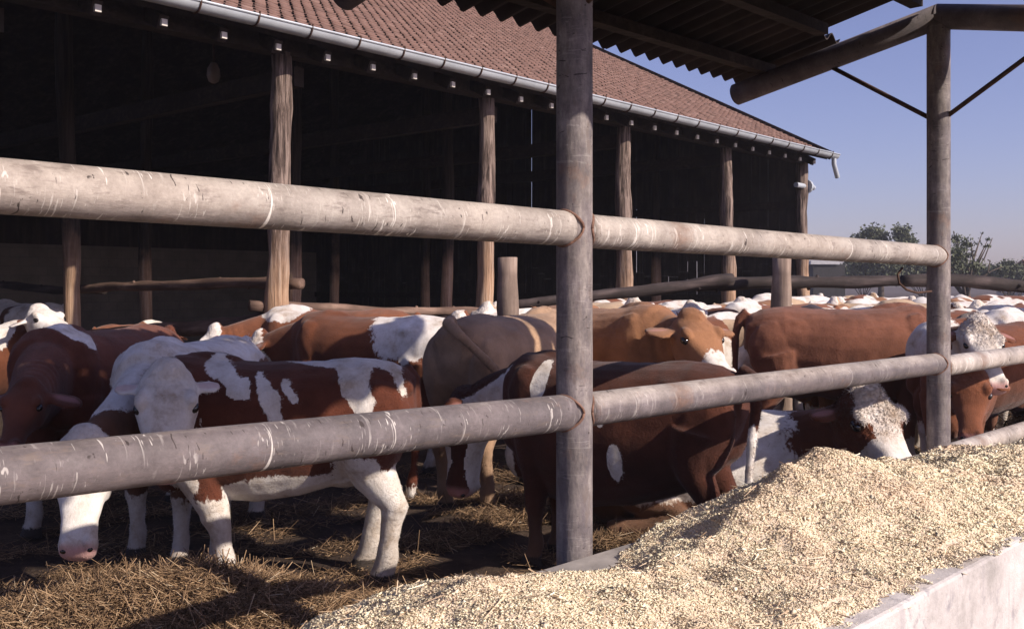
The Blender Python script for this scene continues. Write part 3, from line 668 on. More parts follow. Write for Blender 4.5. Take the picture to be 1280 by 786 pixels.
def cow_mesh(poll=(1.02, 0, 1.22), hdir=(.75, 0, -.65), roll=0, fat=1.0, lying=False, legs=(0, 0, 0, 0), tail=None, white=(), brown=(), facew=1.0, fs=-.10, tuk=1.2, cheek=False, deep=1.0, hair=0, ear_white=False, wide=1.0, legw=.42,
             voxel=.014, curl=1.0, ears=1.0, earw=1.0, ear_droop=.25, horn=False, lt=1.12, headsc=1.0, neckthick=1.0, udder=False):
    poll = Vector(poll); hd = Vector(hdir).normalized(); X = Vector((1, 0, 0)); Y = Vector((0, 1, 0)); Z = Vector((0, 0, 1))
    mb = MB(); bm = mb.bm; dz = -.52 if lying else 0
    secs = [(-.74, .98, .07, .09, .10), (-.70, .98, .14, .135, .20), (-.62, .96, .19, .185, .29), (-.48, .93, .235, .24, .35), (-.32, .90, .255, .26, .37), (-.12, .88, .285, .275, .40),
            (.10, .875, .295, .28, .425), (.28, .88, .275, .285, .42), (.42, .90, .245, .29, .40), (.54, .94, .20, .25, .36), (.62, .96, .15, .17, .26)]
    sc = []
    for x, z, w, hu, hdn in secs:
        sc.append((Vector((x, 0, z + dz)), Y, Z, w * fat, hu * (1 if not lying else 1), hdn * (deep if -.55 < x < .6 else 1) * (1 if not lying else .85)))
    loft(bm, sc, 24, 2.15)
    # withers, hip bones, pin bones, shoulder, thigh
    mb.ell((.36, 0, 1.135 + dz), (.20, .07, .075)); mb.ell((-.42, 0, 1.12 + dz), (.25, .09, .055))
    for s in (-1, 1):
        mb.ell((-.40, s * .165 * fat, 1.05 + dz), (.12, .06, .045)); mb.ell((-.69, s * .10, 1.02 + dz), (.055, .045, .05))
        mb.ell((.40, s * .165 * fat, .88 + dz), (.155, .095, .27), Matrix.Rotation(R(18), 3, 'Y')); mb.ell((-.52, s * .14 * fat, .82 + dz), (.215, .125, .28), Matrix.Rotation(R(-14), 3, 'Y'))
        mb.ell((.52, s * .10, .74 + dz), (.13, .10, .13))
    mb.ell((.56, 0, .60 + dz), (.12, .10, .15)); 
    mb.ell((-.36, 0, .56 + dz), (.16, .12, .08))
    if udder: mb.ell((-.42, 0, .58 + dz), (.13, .12, .10))
    # legs
    if not lying:
        for i, (s, fr) in enumerate(((1, 1), (-1, 1), (1, 0), (-1, 0))):
            o = legs[i]
            if fr:
                J = [(.42, .145, .80, .115), (.42 + o * .1, .15, .62, .088), (.41 + o * .45, .15, .50, .066), (.41 + o * .75, .15, .395, .054), (.415 + o * .8, .15, .355, .053), (.41 + o * .9, .15, .30, .042), (.41 + o, .15, .20, .034), (.405 + o * 1.05, .15, .135, .041), (.425 + o * 1.1, .15, .075, .040), (.44 + o * 1.1, .15, .005, .056)]
            else:
                J = [(-.53, .13, .82, .165), (-.50 + o * .2, .145, .68, .125), (-.53 + o * .4, .15, .57, .082), (-.60 + o * .7, .15, .46, .055), (-.625 + o * .8, .15, .405, .050), (-.605 + o * .85, .15, .34, .040), (-.585 + o * .95, .15, .22, .035), (-.58 + o, .15, .14, .042), (-.56 + o * 1.05, .15, .075, .041), (-.545 + o * 1.05, .15, .005, .057)]
            mb.tube([(x, s * y, z) for x, y, z, r in J], [r * lt for *_, r in J], 14)
    else:
        for s in (-1, 1):
            mb.tube([(.40, s * .17, .30), (.62, s * .20, .16), (.74, s * .20, .10), (.60, s * .22, .06), (.42, s * .22, .05)], [.11, .07, .055, .05, .045], 12)
            mb.tube([(-.48, s * .17, .34), (-.30, s * .23, .2), (-.16, s * .26, .13), (-.32, s * .27, .07), (-.55, s * .27, .05)], [.17, .12, .07, .055, .045], 12)
    # neck: bezier from shoulders to behind the poll
    a = Vector((.42, 0, .95 + dz)); L = .47 * headsc
    side = hd.cross(Z) if abs(hd.z) < .95 else Y.copy(); side.normalize()
    if side.dot(-Y) < 0 and abs(hd.z) > .8 and hd.x > -.2: pass
    hup = side.cross(hd).normalized()        # forehead normal
    if hup.z < 0 and abs(hd.z) < .9: hup = -hup
    if roll: rm_ = Matrix.Rotation(roll, 3, hd); side = rm_ @ side; hup = rm_ @ hup
    e = poll - hup * .085 * headsc + hd * .10
    mid = Vector((.72, e.y * .25, .98 + dz * .9)); 
    ts = [0, .2, .4, .6, .8, 1.0]; pts = []
    for t in ts: pts.append((1 - t) ** 2 * a + 2 * t * (1 - t) * (mid * .75 + (a + e) * .125) + t * t * e)
    hw = [.19, .165, .14, .12, .108, .095]; hu = [.22, .19, .165, .145, .13, .11]; hl = [.32, .28, .235, .195, .16, .13]
    sc = []
    for i, p in enumerate(pts):
        t_ = (pts[min(i + 1, 5)] - pts[max(0, i - 1)]).normalized(); sd_ = t_.cross(Z).normalized() if abs(t_.z) < .97 else side
        f = i / 5; sd2 = (sd_ * (1 - f * .6) + (side if side.dot(sd_) > 0 else -side) * f * .6).normalized(); uv = sd2.cross(t_).normalized()
        if uv.z < 0 and abs(t_.z) < .9: uv = -uv
        sc.append((p, sd2, uv, hw[i] * neckthick, hu[i] * neckthick, hl[i] * (.5 + .5 * neckthick)))
    loft(bm, sc, 18, 2.1)
    # dewlap
    mb.tube([pts[0] + Vector((.1, 0, -.30)), pts[2] + Vector((0, 0, -.22)), pts[4] + Vector((0, 0, -.13))], [.05, .045, .03], 10)
    # head
    hs_ = headsc * wide
    prof = [(-.07, .065, .05, .07), (-.02, .095, .075, .10), (.08, .112, .085, .12), (.20, .118, .088, .135), (.33, .120, .082, .14), (.42, .106, .072, .132), (.55, .083, .060, .108), (.70, .068, .052, .085), (.82, .068, .050, .078), (.92, .074, .050, .074), (1.0, .066, .040, .060), (1.035, .04, .02, .03)]
    loft(bm, [(poll + hd * t * L - hup * .055 * hs_, side, hup, w * hs_, u * hs_, d_ * hs_) for t, w, u, d_ in prof], 20, 2.35)
    for s in (-1, 1):   # brow and jaw
        mb.ell(poll + hd * .30 * L + side * s * .092 * hs_ + hup * .008, (.042 * hs_, .03 * hs_, .026 * hs_), Matrix((hd, side, hup)).transposed())
        mb.ell(poll + hd * .33 * L + side * s * .075 * hs_ - hup * .12 * hs_, (.085 * hs_, .035 * hs_, .06 * hs_), Matrix((hd, side, hup)).transposed())
        mb.ell(poll + hd * .93 * L + side * s * .042 * hs_ - hup * .02 * hs_, (.03, .026, .028))
    mb.ell(poll + hd * .02 * L + hup * .0, (.07 * hs_, .075 * hs_, .055 * hs_), Matrix((hd, side, hup)).transposed())
    # ears: leaf shapes that stand out sideways
    earc = []
    for s in (-1, 1):
        ed = (side * s * 1.0 - hd * .12 + Vector((0, 0, -ear_droop)) - hup * .15).normalized(); root = poll + hd * .10 * L + side * s * .095 * hs_ - hup * .06 * hs_
        fl_ = (hup - ed * hup.dot(ed)).normalized(); ew = ed.cross(fl_).normalized()
        tilt = Matrix.Rotation(R(22) * s, 3, ed); fl_ = tilt @ fl_; ew = tilt @ ew
        es = ears
        loft(bm, [(root + ed * q * .185 * es, ew, fl_, w_ * es * earw, max(.009, h_ * es), max(.009, h_ * es)) for q, w_, h_ in ((-.1, .028, .028), (.12, .042, .024), (.35, .068, .017), (.6, .074, .015), (.8, .058, .013), (.95, .030, .010))], 12, 2.0)
        earc.append((root + ed * .10 * es, ed, ew, fl_))
    if horn:
        for s in (-1, 1): mb.tube([poll + side * s * .07, poll + side * s * .13 + hup * .05, poll + side * s * .15 + hup * .09], [.03, .02, .008], 8)
    # tail
    if tail is None: tail = [(-.72, 0, 1.13), (-.78, 0, 1.08), (-.81, .01, .95), (-.81, .02, .75), (-.80, .02, .58), (-.79, .02, .45), (-.79, .02, .34)]
    tp = [Vector(p) + Vector((0, 0, dz if not lying else 0)) for p in tail] if not lying else [Vector((-.72, 0, .60)), Vector((-.80, .02, .5)), Vector((-.83, .05, .3)), Vector((-.78, .12, .12)), Vector((-.7, .2, .06))]
    m_ = len(tp); mb.tube(tp, [.040 - .018 * min(1, i / (m_ * .5)) if i < m_ - 3 else (.022, .034, .02)[i - m_ + 3] for i in range(m_)], 10)
    bmesh.ops.recalc_face_normals(bm, faces=bm.faces[:])
    me = bpy.data.meshes.new('tmp'); bm.to_mesh(me); bm.free()
    o = bpy.data.objects.new('tmp', me); C.objects.link(o)
    r_ = o.modifiers.new('r', 'REMESH'); r_.mode = 'VOXEL'; r_.voxel_size = voxel
    s1 = o.modifiers.new('s', 'SMOOTH'); s1.factor = .5; s1.iterations = max(2, int(.055 / voxel))
    dg = bpy.context.evaluated_depsgraph_get(); out = bpy.data.meshes.new_from_object(o.evaluated_get(dg)); bpy.data.objects.remove(o); bpy.data.meshes.remove(me)
    nv = len(out.vertices); co = np.zeros(nv * 3, dtype=np.float32); out.vertices.foreach_get('co', co); co = co.reshape(-1, 3)
    hd_, hu_, sd_n, pl = [np.array(v) for v in (hd, hup, side, poll)]
    rel = co - pl; th = rel @ hd_ / L; tu = rel @ hu_; tsd = rel @ sd_n
    inhead = (th > -.25) & (th < 1.15) & (np.abs(tsd) < .34) & (tu > -.30) & (tu < .15)
    W_ = np.full(nv, -1.0)
    def blob(c_, r_, *k_):
        if k_:      # a streak from c_ to r_ with radii k_
            a_ = np.array((c_[0], c_[2])); b_ = np.array((r_[0], r_[2])); q_ = co[:, [0, 2]]; t_ = np.clip(((q_ - a_) @ (b_ - a_)) / ((b_ - a_) @ (b_ - a_)), 0, 1)
            d_ = np.linalg.norm(q_ - (a_ + t_[:, None] * (b_ - a_)), axis=1); rad_ = k_[0] + (k_[1] - k_[0]) * t_; return np.where(co[:, 1] * c_[1] > 0, np.clip((rad_ - d_) / .11, -1, 1), -1)
        return 1 - np.sqrt((((co - np.array(c_)) / np.array(r_)) ** 2).sum(1))
    for q_ in white: W_ = np.maximum(W_, blob(*q_) * 1.2)
    if legw: W_ = np.maximum(W_, (legw - co[:, 2]) / .25 if not lying else -1)
    for c_, r2 in brown: W_ = np.minimum(W_, -blob(c_, r2) * 1.4 + 0.0)
    if facew:
        hf = np.minimum(1.0, (th - fs + tu * tuk) * 3.0 * facew); rad_ = np.sqrt((tu + .06) ** 2 + tsd ** 2); hf = np.minimum(hf, (.23 * hs_ - rad_) * 10); hf = np.minimum(hf, (th + .42) * 4)
        hf = np.where(np.abs(tsd) > .13 * hs_, -0.6, hf)
        if cheek: hf = np.minimum(hf, np.where(th < .55, np.maximum((tu - .010 * hs_) * 25, (.06 * hs_ - np.abs(tsd)) * 15), 1))
        if ear_white:
            for (ec, ed, ew, fl_) in earc:
                al = (co - np.array(ec)) @ np.array(ed); pr_ = np.linalg.norm((co - np.array(ec)) - al[:, None] * np.array(ed), axis=1); hf = np.maximum(hf, np.where((al > -.09) & (al < .25) & (pr_ < .075) & (np.abs(tsd) > .10), .6, -1))
        W_ = np.maximum(W_, np.where((th > -.6) & (th < 1.3) & (rad_ < .4), hf, -1))
    pink = np.where(inhead & (th > .93), np.clip((th - .93) * 14, 0, .8), 0) * (tu < .03)
    for (ec, ed, ew, fl_) in earc:
        rr = (co - np.array(ec)); f = (1 - np.sqrt((rr @ np.array(ed) / .085) ** 2 + (rr @ np.array(ew) / .034) ** 2 + (rr @ np.array(fl_) / .05) ** 2)); front = (rr @ hu_) > -.01
        pink = np.maximum(pink, np.clip(f * 1.2, 0, .45) * front)
    hoof = np.where(co[:, 2] < .065, 1.0, 0) if not lying else np.zeros(nv)
    curlf = np.clip(1.5 - np.linalg.norm(co - (pl + hd_ * L * .12 - hu_ * .03), axis=1) / (.13 * hs_), 0, 1) * (np.abs(tsd) < .13 * hs_) * curl
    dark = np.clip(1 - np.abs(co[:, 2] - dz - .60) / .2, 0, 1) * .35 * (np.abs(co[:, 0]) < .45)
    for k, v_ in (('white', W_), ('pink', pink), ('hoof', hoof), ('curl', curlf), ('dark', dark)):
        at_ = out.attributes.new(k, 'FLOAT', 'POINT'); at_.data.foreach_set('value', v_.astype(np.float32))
    # wrinkles and muscle unevenness as real relief
    nrm_ = np.zeros(nv * 3, dtype=np.float32); out.vertices.foreach_get('normal', nrm_); nrm_ = nrm_.reshape(-1, 3)
    d_ = np.array([mnoise.noise(Vector(p) * 6) * .007 + mnoise.noise(Vector(p) * 17) * .0022 for p in co.tolist()])
    nb = Vector(pts[3]); ndir = np.array((Vector(pts[4]) - Vector(pts[1])).normalized()); nrel = (co - np.array(nb)) @ ndir; nd = np.linalg.norm(co - np.array(nb), axis=1)
    wr = np.sin(nrel * 105 + 5 * np.array([mnoise.noise(Vector(p) * 5) for p in co.tolist()])) * .0035 * np.clip(1.3 - nd / .25, 0, 1) * np.array([min(1, max(0, .5 + 3 * mnoise.noise(Vector(p) * 4 + Vector((3, 3, 3))))) for p in co.tolist()])
    d_ = d_ + wr + curlf * np.array([mnoise.noise(Vector(p) * 38) * .006 for p in co.tolist()])
    co2 = co + nrm_ * d_[:, None]; out.vertices.foreach_set('co', co2.ravel().astype(np.float32))
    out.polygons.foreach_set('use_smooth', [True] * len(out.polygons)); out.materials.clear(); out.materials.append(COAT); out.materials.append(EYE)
    # eyes and nostrils into the same mesh
    bm = bmesh.new(); bm.from_mesh(out)
    for s in (-1, 1):
        for c_, r2 in ((poll + hd * .355 * L + side * s * .102 * hs_ - hup * .022 * hs_, (.026 * hs_, .020 * hs_, .019 * hs_)), (poll + hd * .985 * L + side * s * .045 * hs_ - hup * .028 * hs_, (.012, .016, .014))):
            k0 = len(bm.faces); bmesh.ops.create_icosphere(bm, subdivisions=2, radius=1, matrix=Matrix.Translation(c_) @ Matrix((hd, side, hup)).transposed().to_4x4() @ Matrix.Diagonal((*r2, 1)))
            bm.faces.ensure_lookup_table()
            for f in bm.faces[k0:]: f.material_index = 1; f.smooth = True
    bm.to_mesh(out); bm.free(); out.update()
    if hair:
        rs = np.random.RandomState(int(hair) % 1000 + nv % 97); n0 = len(out.vertices); ids = rs.randint(0, nv, hair); P = co2[ids]; Nn = nrm_[ids]; jit = rs.normal(0, voxel * .5, (hair, 3)); jit -= Nn * (jit * Nn).sum(1)[:, None]; P = P + jit - Nn * .002
        flow = np.tile(np.array((-1.0, 0, -.55)), (hair, 1)) + rs.normal(0, .35, (hair, 3)); cu = curlf[ids]; hz_ = (inhead[ids]) * 1.0
        flow += rs.normal(0, 1.0, (hair, 3)) * np.clip(cu, 0, 1)[:, None] * 1.5; flow[:, :] = np.where((hz_ > 0)[:, None], hd_ * 1.0 + rs.normal(0, .4, (hair, 3)) + rs.normal(0, 1.2, (hair, 3)) * np.clip(cu, 0, 1)[:, None], flow)
        flow -= Nn * (flow * Nn).sum(1)[:, None]; flow /= np.linalg.norm(flow, axis=1)[:, None] + 1e-6
        Lh = (.010 + .010 * rs.rand(hair)) * np.where(hz_ > 0, .55, 1) * (1 + 1.3 * np.clip(cu, 0, 1)); sd_h = np.cross(flow, Nn); wv = (.0011 + .0009 * rs.rand(hair)) * (1 + np.clip(cu, 0, 1))
        tip = P + flow * Lh[:, None] + Nn * (Lh * (.28 + .3 * np.clip(cu, 0, 1)))[:, None]
        vv_ = np.stack([P - sd_h * wv[:, None], P + sd_h * wv[:, None], tip], 1).reshape(-1, 3)
        m2 = bpy.data.meshes.new('h'); nt_ = len(vv_); m2.vertices.add(nt_); m2.vertices.foreach_set('co', vv_.astype(np.float32).ravel()); m2.loops.add(nt_); m2.loops.foreach_set('vertex_index', np.arange(nt_, dtype=np.int32)); m2.polygons.add(hair); m2.polygons.foreach_set('loop_start', np.arange(0, nt_, 3, dtype=np.int32)); m2.update(calc_edges=True)
        for k_ in ('white', 'pink', 'hoof', 'curl', 'dark'):
            src = np.zeros(n0, dtype=np.float32); out.attributes[k_].data.foreach_get('value', src); a2 = m2.attributes.new(k_, 'FLOAT', 'POINT'); a2.data.foreach_set('value', np.repeat(src[ids], 3))
        bm = bmesh.new(); bm.from_mesh(out); bm.from_mesh(m2); bm.to_mesh(out); bm.free(); bpy.data.meshes.remove(m2); out.update()
    return out
def place_cow(me, x, y, head_deg, sc, col, patch, label, name='cow', cat='cow', z=0, group=None, tilt=0):
    o = bpy.data.objects.new(name, me); C.objects.link(o); o.location = (x, y, z); o.rotation_euler = (tilt, 0, R(head_deg)); o.scale = (sc,) * 3
    o.color = (*col, patch); tag(o, label, cat, group); return o
RED = (.17, .062, .032); DARK = (.10, .036, .022); TAN = (.32, .165, .09); ORG = (.22, .09, .05); GREY = (.42, .29, .20); CREAM = (.50, .38, .27)

def w2l(x, y, hdg, sc, p):
    a = R(-hdg); dx, dy = (p.x - x) / sc, (p.y - y) / sc
    return Vector((dx * math.cos(a) - dy * math.sin(a), dx * math.sin(a) + dy * math.cos(a), p.z / sc))
def aim(x, y, hdg, sc, pl, mz):
    a = w2l(x, y, hdg, sc, pl); b_ = w2l(x, y, hdg, sc, mz); return dict(poll=tuple(a), hdir=tuple(b_ - a), headsc=(b_ - a).length / .48)
# the spotted one in front, face turned to the camera (local frame: +x forward, +y left)
k = (-1.17, 4.98, 180, .93)
meC = cow_mesh(hair=90000, **aim(*k, at(209, 464, 4.56), at(205, 592, 4.27)), fat=1.0, deep=1.1, legs=(-.16, -.06, -.03, .10), legw=.46, voxel=.011, curl=.4, neckthick=.9, lt=1.45, ear_droop=.0, ears=.75, ear_white=True, wide=1.08,
    tail=[(-.68, -.02, 1.12), (-.73, -.04, 1.06), (-.735, -.08, .9), (-.73, -.12, .7), (-.72, -.12, .58), (-.71, -.12, .48), (-.70, -.12, .40)],
    white=[((.05, 1, 1.10), (-.015, 1, 1.0), .015, .045), ((-.015, 1, 1.0), (-.10, 1, .82), .045, .03), ((-.09, 1, 1.06), (-.15, 1, .98), .02, .012), ((-.17, 1, .82), (-.20, 1, .80), .03, .02),
           ((.30, 1, 1.16), (.13, 1, 1.03), .05, .03), ((-.42, 1, 1.2), (-.457, 1, 1.04), .09, .075), ((-.457, 1, 1.04), (-.54, 1, .86), .07, .05), ((-.54, 1, .86), (-.64, 1, .86), .05, .03), ((-.54, 1, 1.19), (-.64, 1, 1.12), .03, .025), ((-.64, 1, 1.12), (-.69, 1, 1.0), .025, .012),
           ((-.34, .0, 1.17), (.30, .14, .07)), ((-.1, 0, .50), (.45, .3, .12)), ((.45, .15, .55), (.14, .14, .12)), ((-.50, .2, .54), (.2, .2, .18)), ((.62, .05, 1.15), (.10, .1, .06))],
    brown=[((.40, .25, .70), (.14, .2, .12)), ((-.62, .25, .82), (.10, .14, .20))])
place_cow(meC, *k, (.125, .042, .026), 0, 'spotted brown and white young cow, white face turned to the camera')
k = (-1.80, 5.66, 262, .98)
meB = cow_mesh(hair=60000, **aim(*k, at(106, 545, 4.35), at(94, 690, 4.08)), fat=.95, legs=(.05, -.05, 0, .05), legw=.35, voxel=.011, curl=.6, neckthick=.85,
    white=[((-.1, 0, 1.15), (.9, .35, .20)), ((.65, 0, 1.05), (.4, .25, .18)), ((.9, 0, .95), (.25, .2, .15))])
place_cow(meB, *k, (.16, .075, .045), 0, 'cream-backed cow with lowered white face and pink muzzle below the middle rail')
k = (-2.52, 6.15, 258, 1.02)
meA = cow_mesh(hair=60000, **aim(*k, at(35, 480, 5.05), at(5, 560, 4.75)), fat=1.05, voxel=.012, facew=.0, legw=.25, curl=.2, white=[((.42, .02, 1.17), (.10, .32, .14))])
place_cow(meA, *k, (.15, .055, .035), 0, 'dark red-brown cow with a white band over its shoulders, leftmost in front')
k = (.02, 6.85, 60, 1.08)
meG = cow_mesh(hair=60000, poll=(.98, .3, .98), hdir=(.5, .3, -.8), fat=1.15, voxel=.013, legw=.0, facew=.0,
    tail=[(-.72, 0, 1.14), (-.80, -.02, 1.13), (-.83, -.12, 1.07), (-.78, -.24, .95), (-.70, -.31, .84), (-.62, -.33, .74), (-.56, -.33, .62)])
place_cow(meG, *k, GREY, 0, 'big grey-brown bull seen from behind, tail curled along its flank', 'bull', 'bull')
k = (.52, 5.12, 152, .92)
meH = cow_mesh(hair=80000, **aim(*k, at(612, 492, 5.5), at(592, 622, 5.4)), fat=1.1, deep=1.27, voxel=.012, legw=.0, facew=1.6, fs=.0, wide=1.1, neckthick=1.0,
    tail=[(-.72, 0, 1.13), (-.80, .05, 1.10), (-.83, .14, .95), (-.82, .20, .78), (-.81, .21, .62), (-.81, .21, .46), (-.80, .21, .30)],
    white=[((.34, .24, 1.06), (.05, .2, .14)), ((-.12, .3, .64), (.04, .12, .11)), ((-.05, .3, .86), (.02, .1, .03)), ((-.83, .21, .40), (.11, .13, .50))])
place_cow(meH, *k, (.09, .033, .022), 0, 'dark red-brown cow grazing head down behind the near pipe post, white tail switch')
k = (.72, 7.95, -50, 1.1)
meI = cow_mesh(hair=50000, **aim(*k, at(864, 397, 7.22), at(912, 468, 6.76)), fat=1.1, voxel=.012, legw=.2, facew=.9, fs=.60, curl=.25, ear_droop=-.05, ears=1.12, earw=1.45, wide=1.12)
place_cow(meI, *k, TAN, 0, 'tan bull with pale muzzle and spread ears, looking to the right', 'bull', 'bull')
k = (2.72, 8.15, -6, 1.09)
meJ = cow_mesh(hair=60000, **aim(*k, at(1165, 440, 7.9), at(1192, 505, 7.6)), fat=1.12, voxel=.012, legw=.2, facew=.6, fs=.3)
place_cow(meJ, *k, (.21, .09, .058), 0, 'large smooth red-brown bull with its head behind the far pipe post', 'bull', 'bull')
k = (1.15, 5.98, -6, 1.04)
meK = cow_mesh(hair=90000, **aim(*k, at(1080, 492, 5.62), at(1146, 592, 5.26)), fat=1.02, lying=True, voxel=.011, curl=1.5, facew=1.3, fs=-.25, tuk=2, cheek=True, ear_droop=.1, neckthick=1.2, wide=1.35, white=[((-.1, 0, .35), (.66, .6, .6))], brown=[((.72, 0, .58), (.24, .6, .40)), ((-.3, 0, .02), (.9, .6, .22))])
place_cow(meK, *k, (.15, .055, .03), 0, 'lying white-bodied cow with brown neck and curly white forehead')
k = (3.55, 7.55, 205, 1.0)
meL = cow_mesh(hair=50000, **aim(*k, at(1222, 402, 6.75), at(1250, 482, 6.40)), fat=1.05, voxel=.013, curl=1.5, facew=1.3, neckthick=1.05, white=[((.6, 0, 1.05), (.3, .3, .25))])
place_cow(meL, *k, RED, 0, 'cow with curly white forehead just right of the far pipe post')
k = (3.30, 7.35, 238, .85)
meM = cow_mesh(hair=30000, **aim(*k, at(1212, 462, 6.5), at(1214, 548, 6.2)), fat=1.0, voxel=.014, curl=.5, facew=0, white=[])
meM = meM
place_cow(meM, *k, (.22, .085, .045), 0, 'small brown cow with lowered head beside the foot of the far pipe post')
# E, F behind the spotted cow
meE = cow_mesh(poll=(1.0, .2, 1.0), hdir=(.6, .2, -.75), voxel=.018, white=[((.42, 0, 1.15), (.22, .3, .14))])
place_cow(meE, -1.62, 9.1, 168, 1.06, ORG, 0, 'bright orange-brown cow with white withers below the bark-covered barn post')
meF = cow_mesh(poll=(1.0, 0, 1.0), hdir=(.6, .2, -.75), voxel=.018, white=[((-.40, 0, 1.05), (.33, .45, .30))])
place_cow(meF, -1.12, 8.0, 160, 1.04, RED, 0, 'brown cow with dirty white hindquarters between spotted cow and grey bull')

# generic meshes for the herd
gens = [cow_mesh(poll=(1.02, .1, 1.02), hdir=(.65, .15, -.75), voxel=.024, white=[((.4, 0, 1.1), (.2, .3, .15))]),
        cow_mesh(poll=(1.04, -.15, 1.18), hdir=(.72, -.35, -.6), voxel=.024, fat=1.05, white=[((-.3, 0, 1.15), (.3, .3, .15))]),
        cow_mesh(poll=(1.05, .0, .85), hdir=(.5, 0, -.85), voxel=.024, fat=1.1, white=[]),
        cow_mesh(poll=(1.0, .28, 1.20), hdir=(.55, .55, -.6), voxel=.020, fat=1.0, white=[((.1, 0, 1.15), (.15, .35, .15)), ((-.6, 0, 1.1), (.2, .3, .2))], curl=1.3),
        cow_mesh(poll=(.98, -.30, 1.12), hdir=(.45, -.6, -.65), voxel=.020, fat=1.0, white=[((.5, 0, 1.1), (.25, .3, .3))], curl=1.3)]
cols = [(RED, 'red-brown'), (TAN, 'tan'), (ORG, 'orange-brown'), (CREAM, 'cream'), (DARK, 'dark brown')]
herd = []
def hc(px, Z, hdg, sc, gi, ci, patch, label, z=0):
    o = place_cow(gens[gi], (px - 640) / F * Z, Z, hdg, sc, cols[ci][0], patch, label, z=z, group='cattle of the herd'); herd.append(o); return o
# right of the far post: heads that can be told apart
hc(1290, 8.9, 215, 1.05, 4, 0, .5, 'white-faced cow half cut by the right edge, above the middle rail')
hc(1225, 9.6, 250, 1.02, 0, 4, .2, 'dark brown cow behind the curly white forehead by the far pipe post')
# inside the barn at the left
k = (-4.75, 8.95, 14, .95)
meN = cow_mesh(**aim(*k, at(48, 388, 8.8), at(92, 411, 8.52)), fat=1.0, voxel=.015, ear_white=True, curl=.6, neckthick=.85, wide=1.1, white=[((.2, 0, 1.1), (.15, .4, .2)), ((.5, -.2, .75), (.16, .2, .2)), ((-.3, -.2, .9), (.2, .2, .3))])
place_cow(meN, *k, (.17, .065, .035), 0, 'brown and white calf with cream face and pink muzzle by the rubbed barn post')
hc(165, 12.9, 75, .98, 0, 2, .2, 'orange-brown cow seen from behind lying between the two logs in the barn', z=-.18)
hc(30, 12.8, 150, 1.06, 2, 4, 1.1, 'dark cow with white back patches deep in the barn at the left edge', z=0)
# the crowd between the log fence and the horizon
rows = [(8.55, [(1085, 184, 0, 1), (1205, 176, 1, 0)], 1.0),
        (9.1, [(715, 190, 3, 3), (870, 10, 0, 2), (1010, 175, 1, 3)], 1.0),
        (10.9, [(690, 200, 4, 2), (770, 240, 3, 1), (860, 15, 2, 4), (950, 190, 1, 0), (1050, 8, 0, 1), (1150, 200, 2, 0), (1250, 170, 3, 2)], 1.02),
        (12.1, [(665, 250, 1, 0), (745, 190, 4, 3), (835, 260, 3, 0), (905, 20, 0, 3), (1000, 195, 2, 1), (1085, 255, 4, 4), (1165, 175, 1, 3), (1260, 15, 0, 0)], 1.05),
        (13.6, [(700, 15, 2, 1), (800, 200, 0, 0), (880, 250, 4, 1), (960, 10, 1, 3), (1050, 190, 3, 0), (1135, 250, 2, 2), (1215, 5, 0, 3)], 1.06),
        (11.5, [(718, 185, 1, 3), (808, 5, 0, 3), (895, 200, 3, 1), (975, 185, 4, 2), (1030, 250, 1, 3), (1110, 10, 3, 4), (1200, 195, 0, 2), (1290, 185, 4, 1)], 1.04),
        (12.9, [(690, 10, 0, 3), (790, 195, 2, 0), (860, 185, 3, 3), (935, 250, 1, 2), (1025, 10, 4, 1), (1110, 190, 0, 3), (1190, 240, 3, 0), (1275, 190, 1, 2)], 1.06),
        (15.4, [(985, 195, 0, 4), (1070, 10, 2, 1), (1150, 240, 4, 0), (1235, 190, 1, 1)], 1.08),
        (17.5, [(1040, 20, 3, 3), (1110, 200, 1, 0), (1190, 250, 0, 2), (1265, 10, 4, 0)], 1.08)]
rg = random.Random(21); crowd = []
for Z, lst, sc in rows:
    for px, hdg, gi, ci in lst:
        o = hc(px + rg.uniform(-8, 8), Z + rg.uniform(-.25, .25), hdg + rg.uniform(-14, 14), sc * rg.uniform(.94, 1.03), gi, ci, rg.choice((.1, .4, .8, 1.1, 1.4)), 'x'); crowd.append((o, px, Z, ci))
used = {}
def place_words(px):
    marks = [(730, 'near pipe post'), (840, 'tan bull'), (977, 'short log post'), (1173, 'far pipe post')]
    nm = min(marks, key=lambda k: abs(k[0] - px)); return ('left of' if px < nm[0] else 'right of') + ' the ' + nm[1]
RW = {11.5: 'second row past the log fence', 12.9: 'fourth row past the log fence', 8.55: 'right behind the smooth red-brown bull', 9.1: 'just before the log fence', 10.9: 'first row past the log fence', 12.1: 'third row past the log fence', 13.6: 'fifth row past the log fence', 15.4: 'next to last row', 17.5: 'farthest row'}
for o, px, Z, ci in crowd:
    lab = f'{cols[ci][1]} cow {place_words(px)}, {RW[Z]}'
    if lab in used: lab = lab + ', right one'
    used[lab] = 1; o['label'] = lab

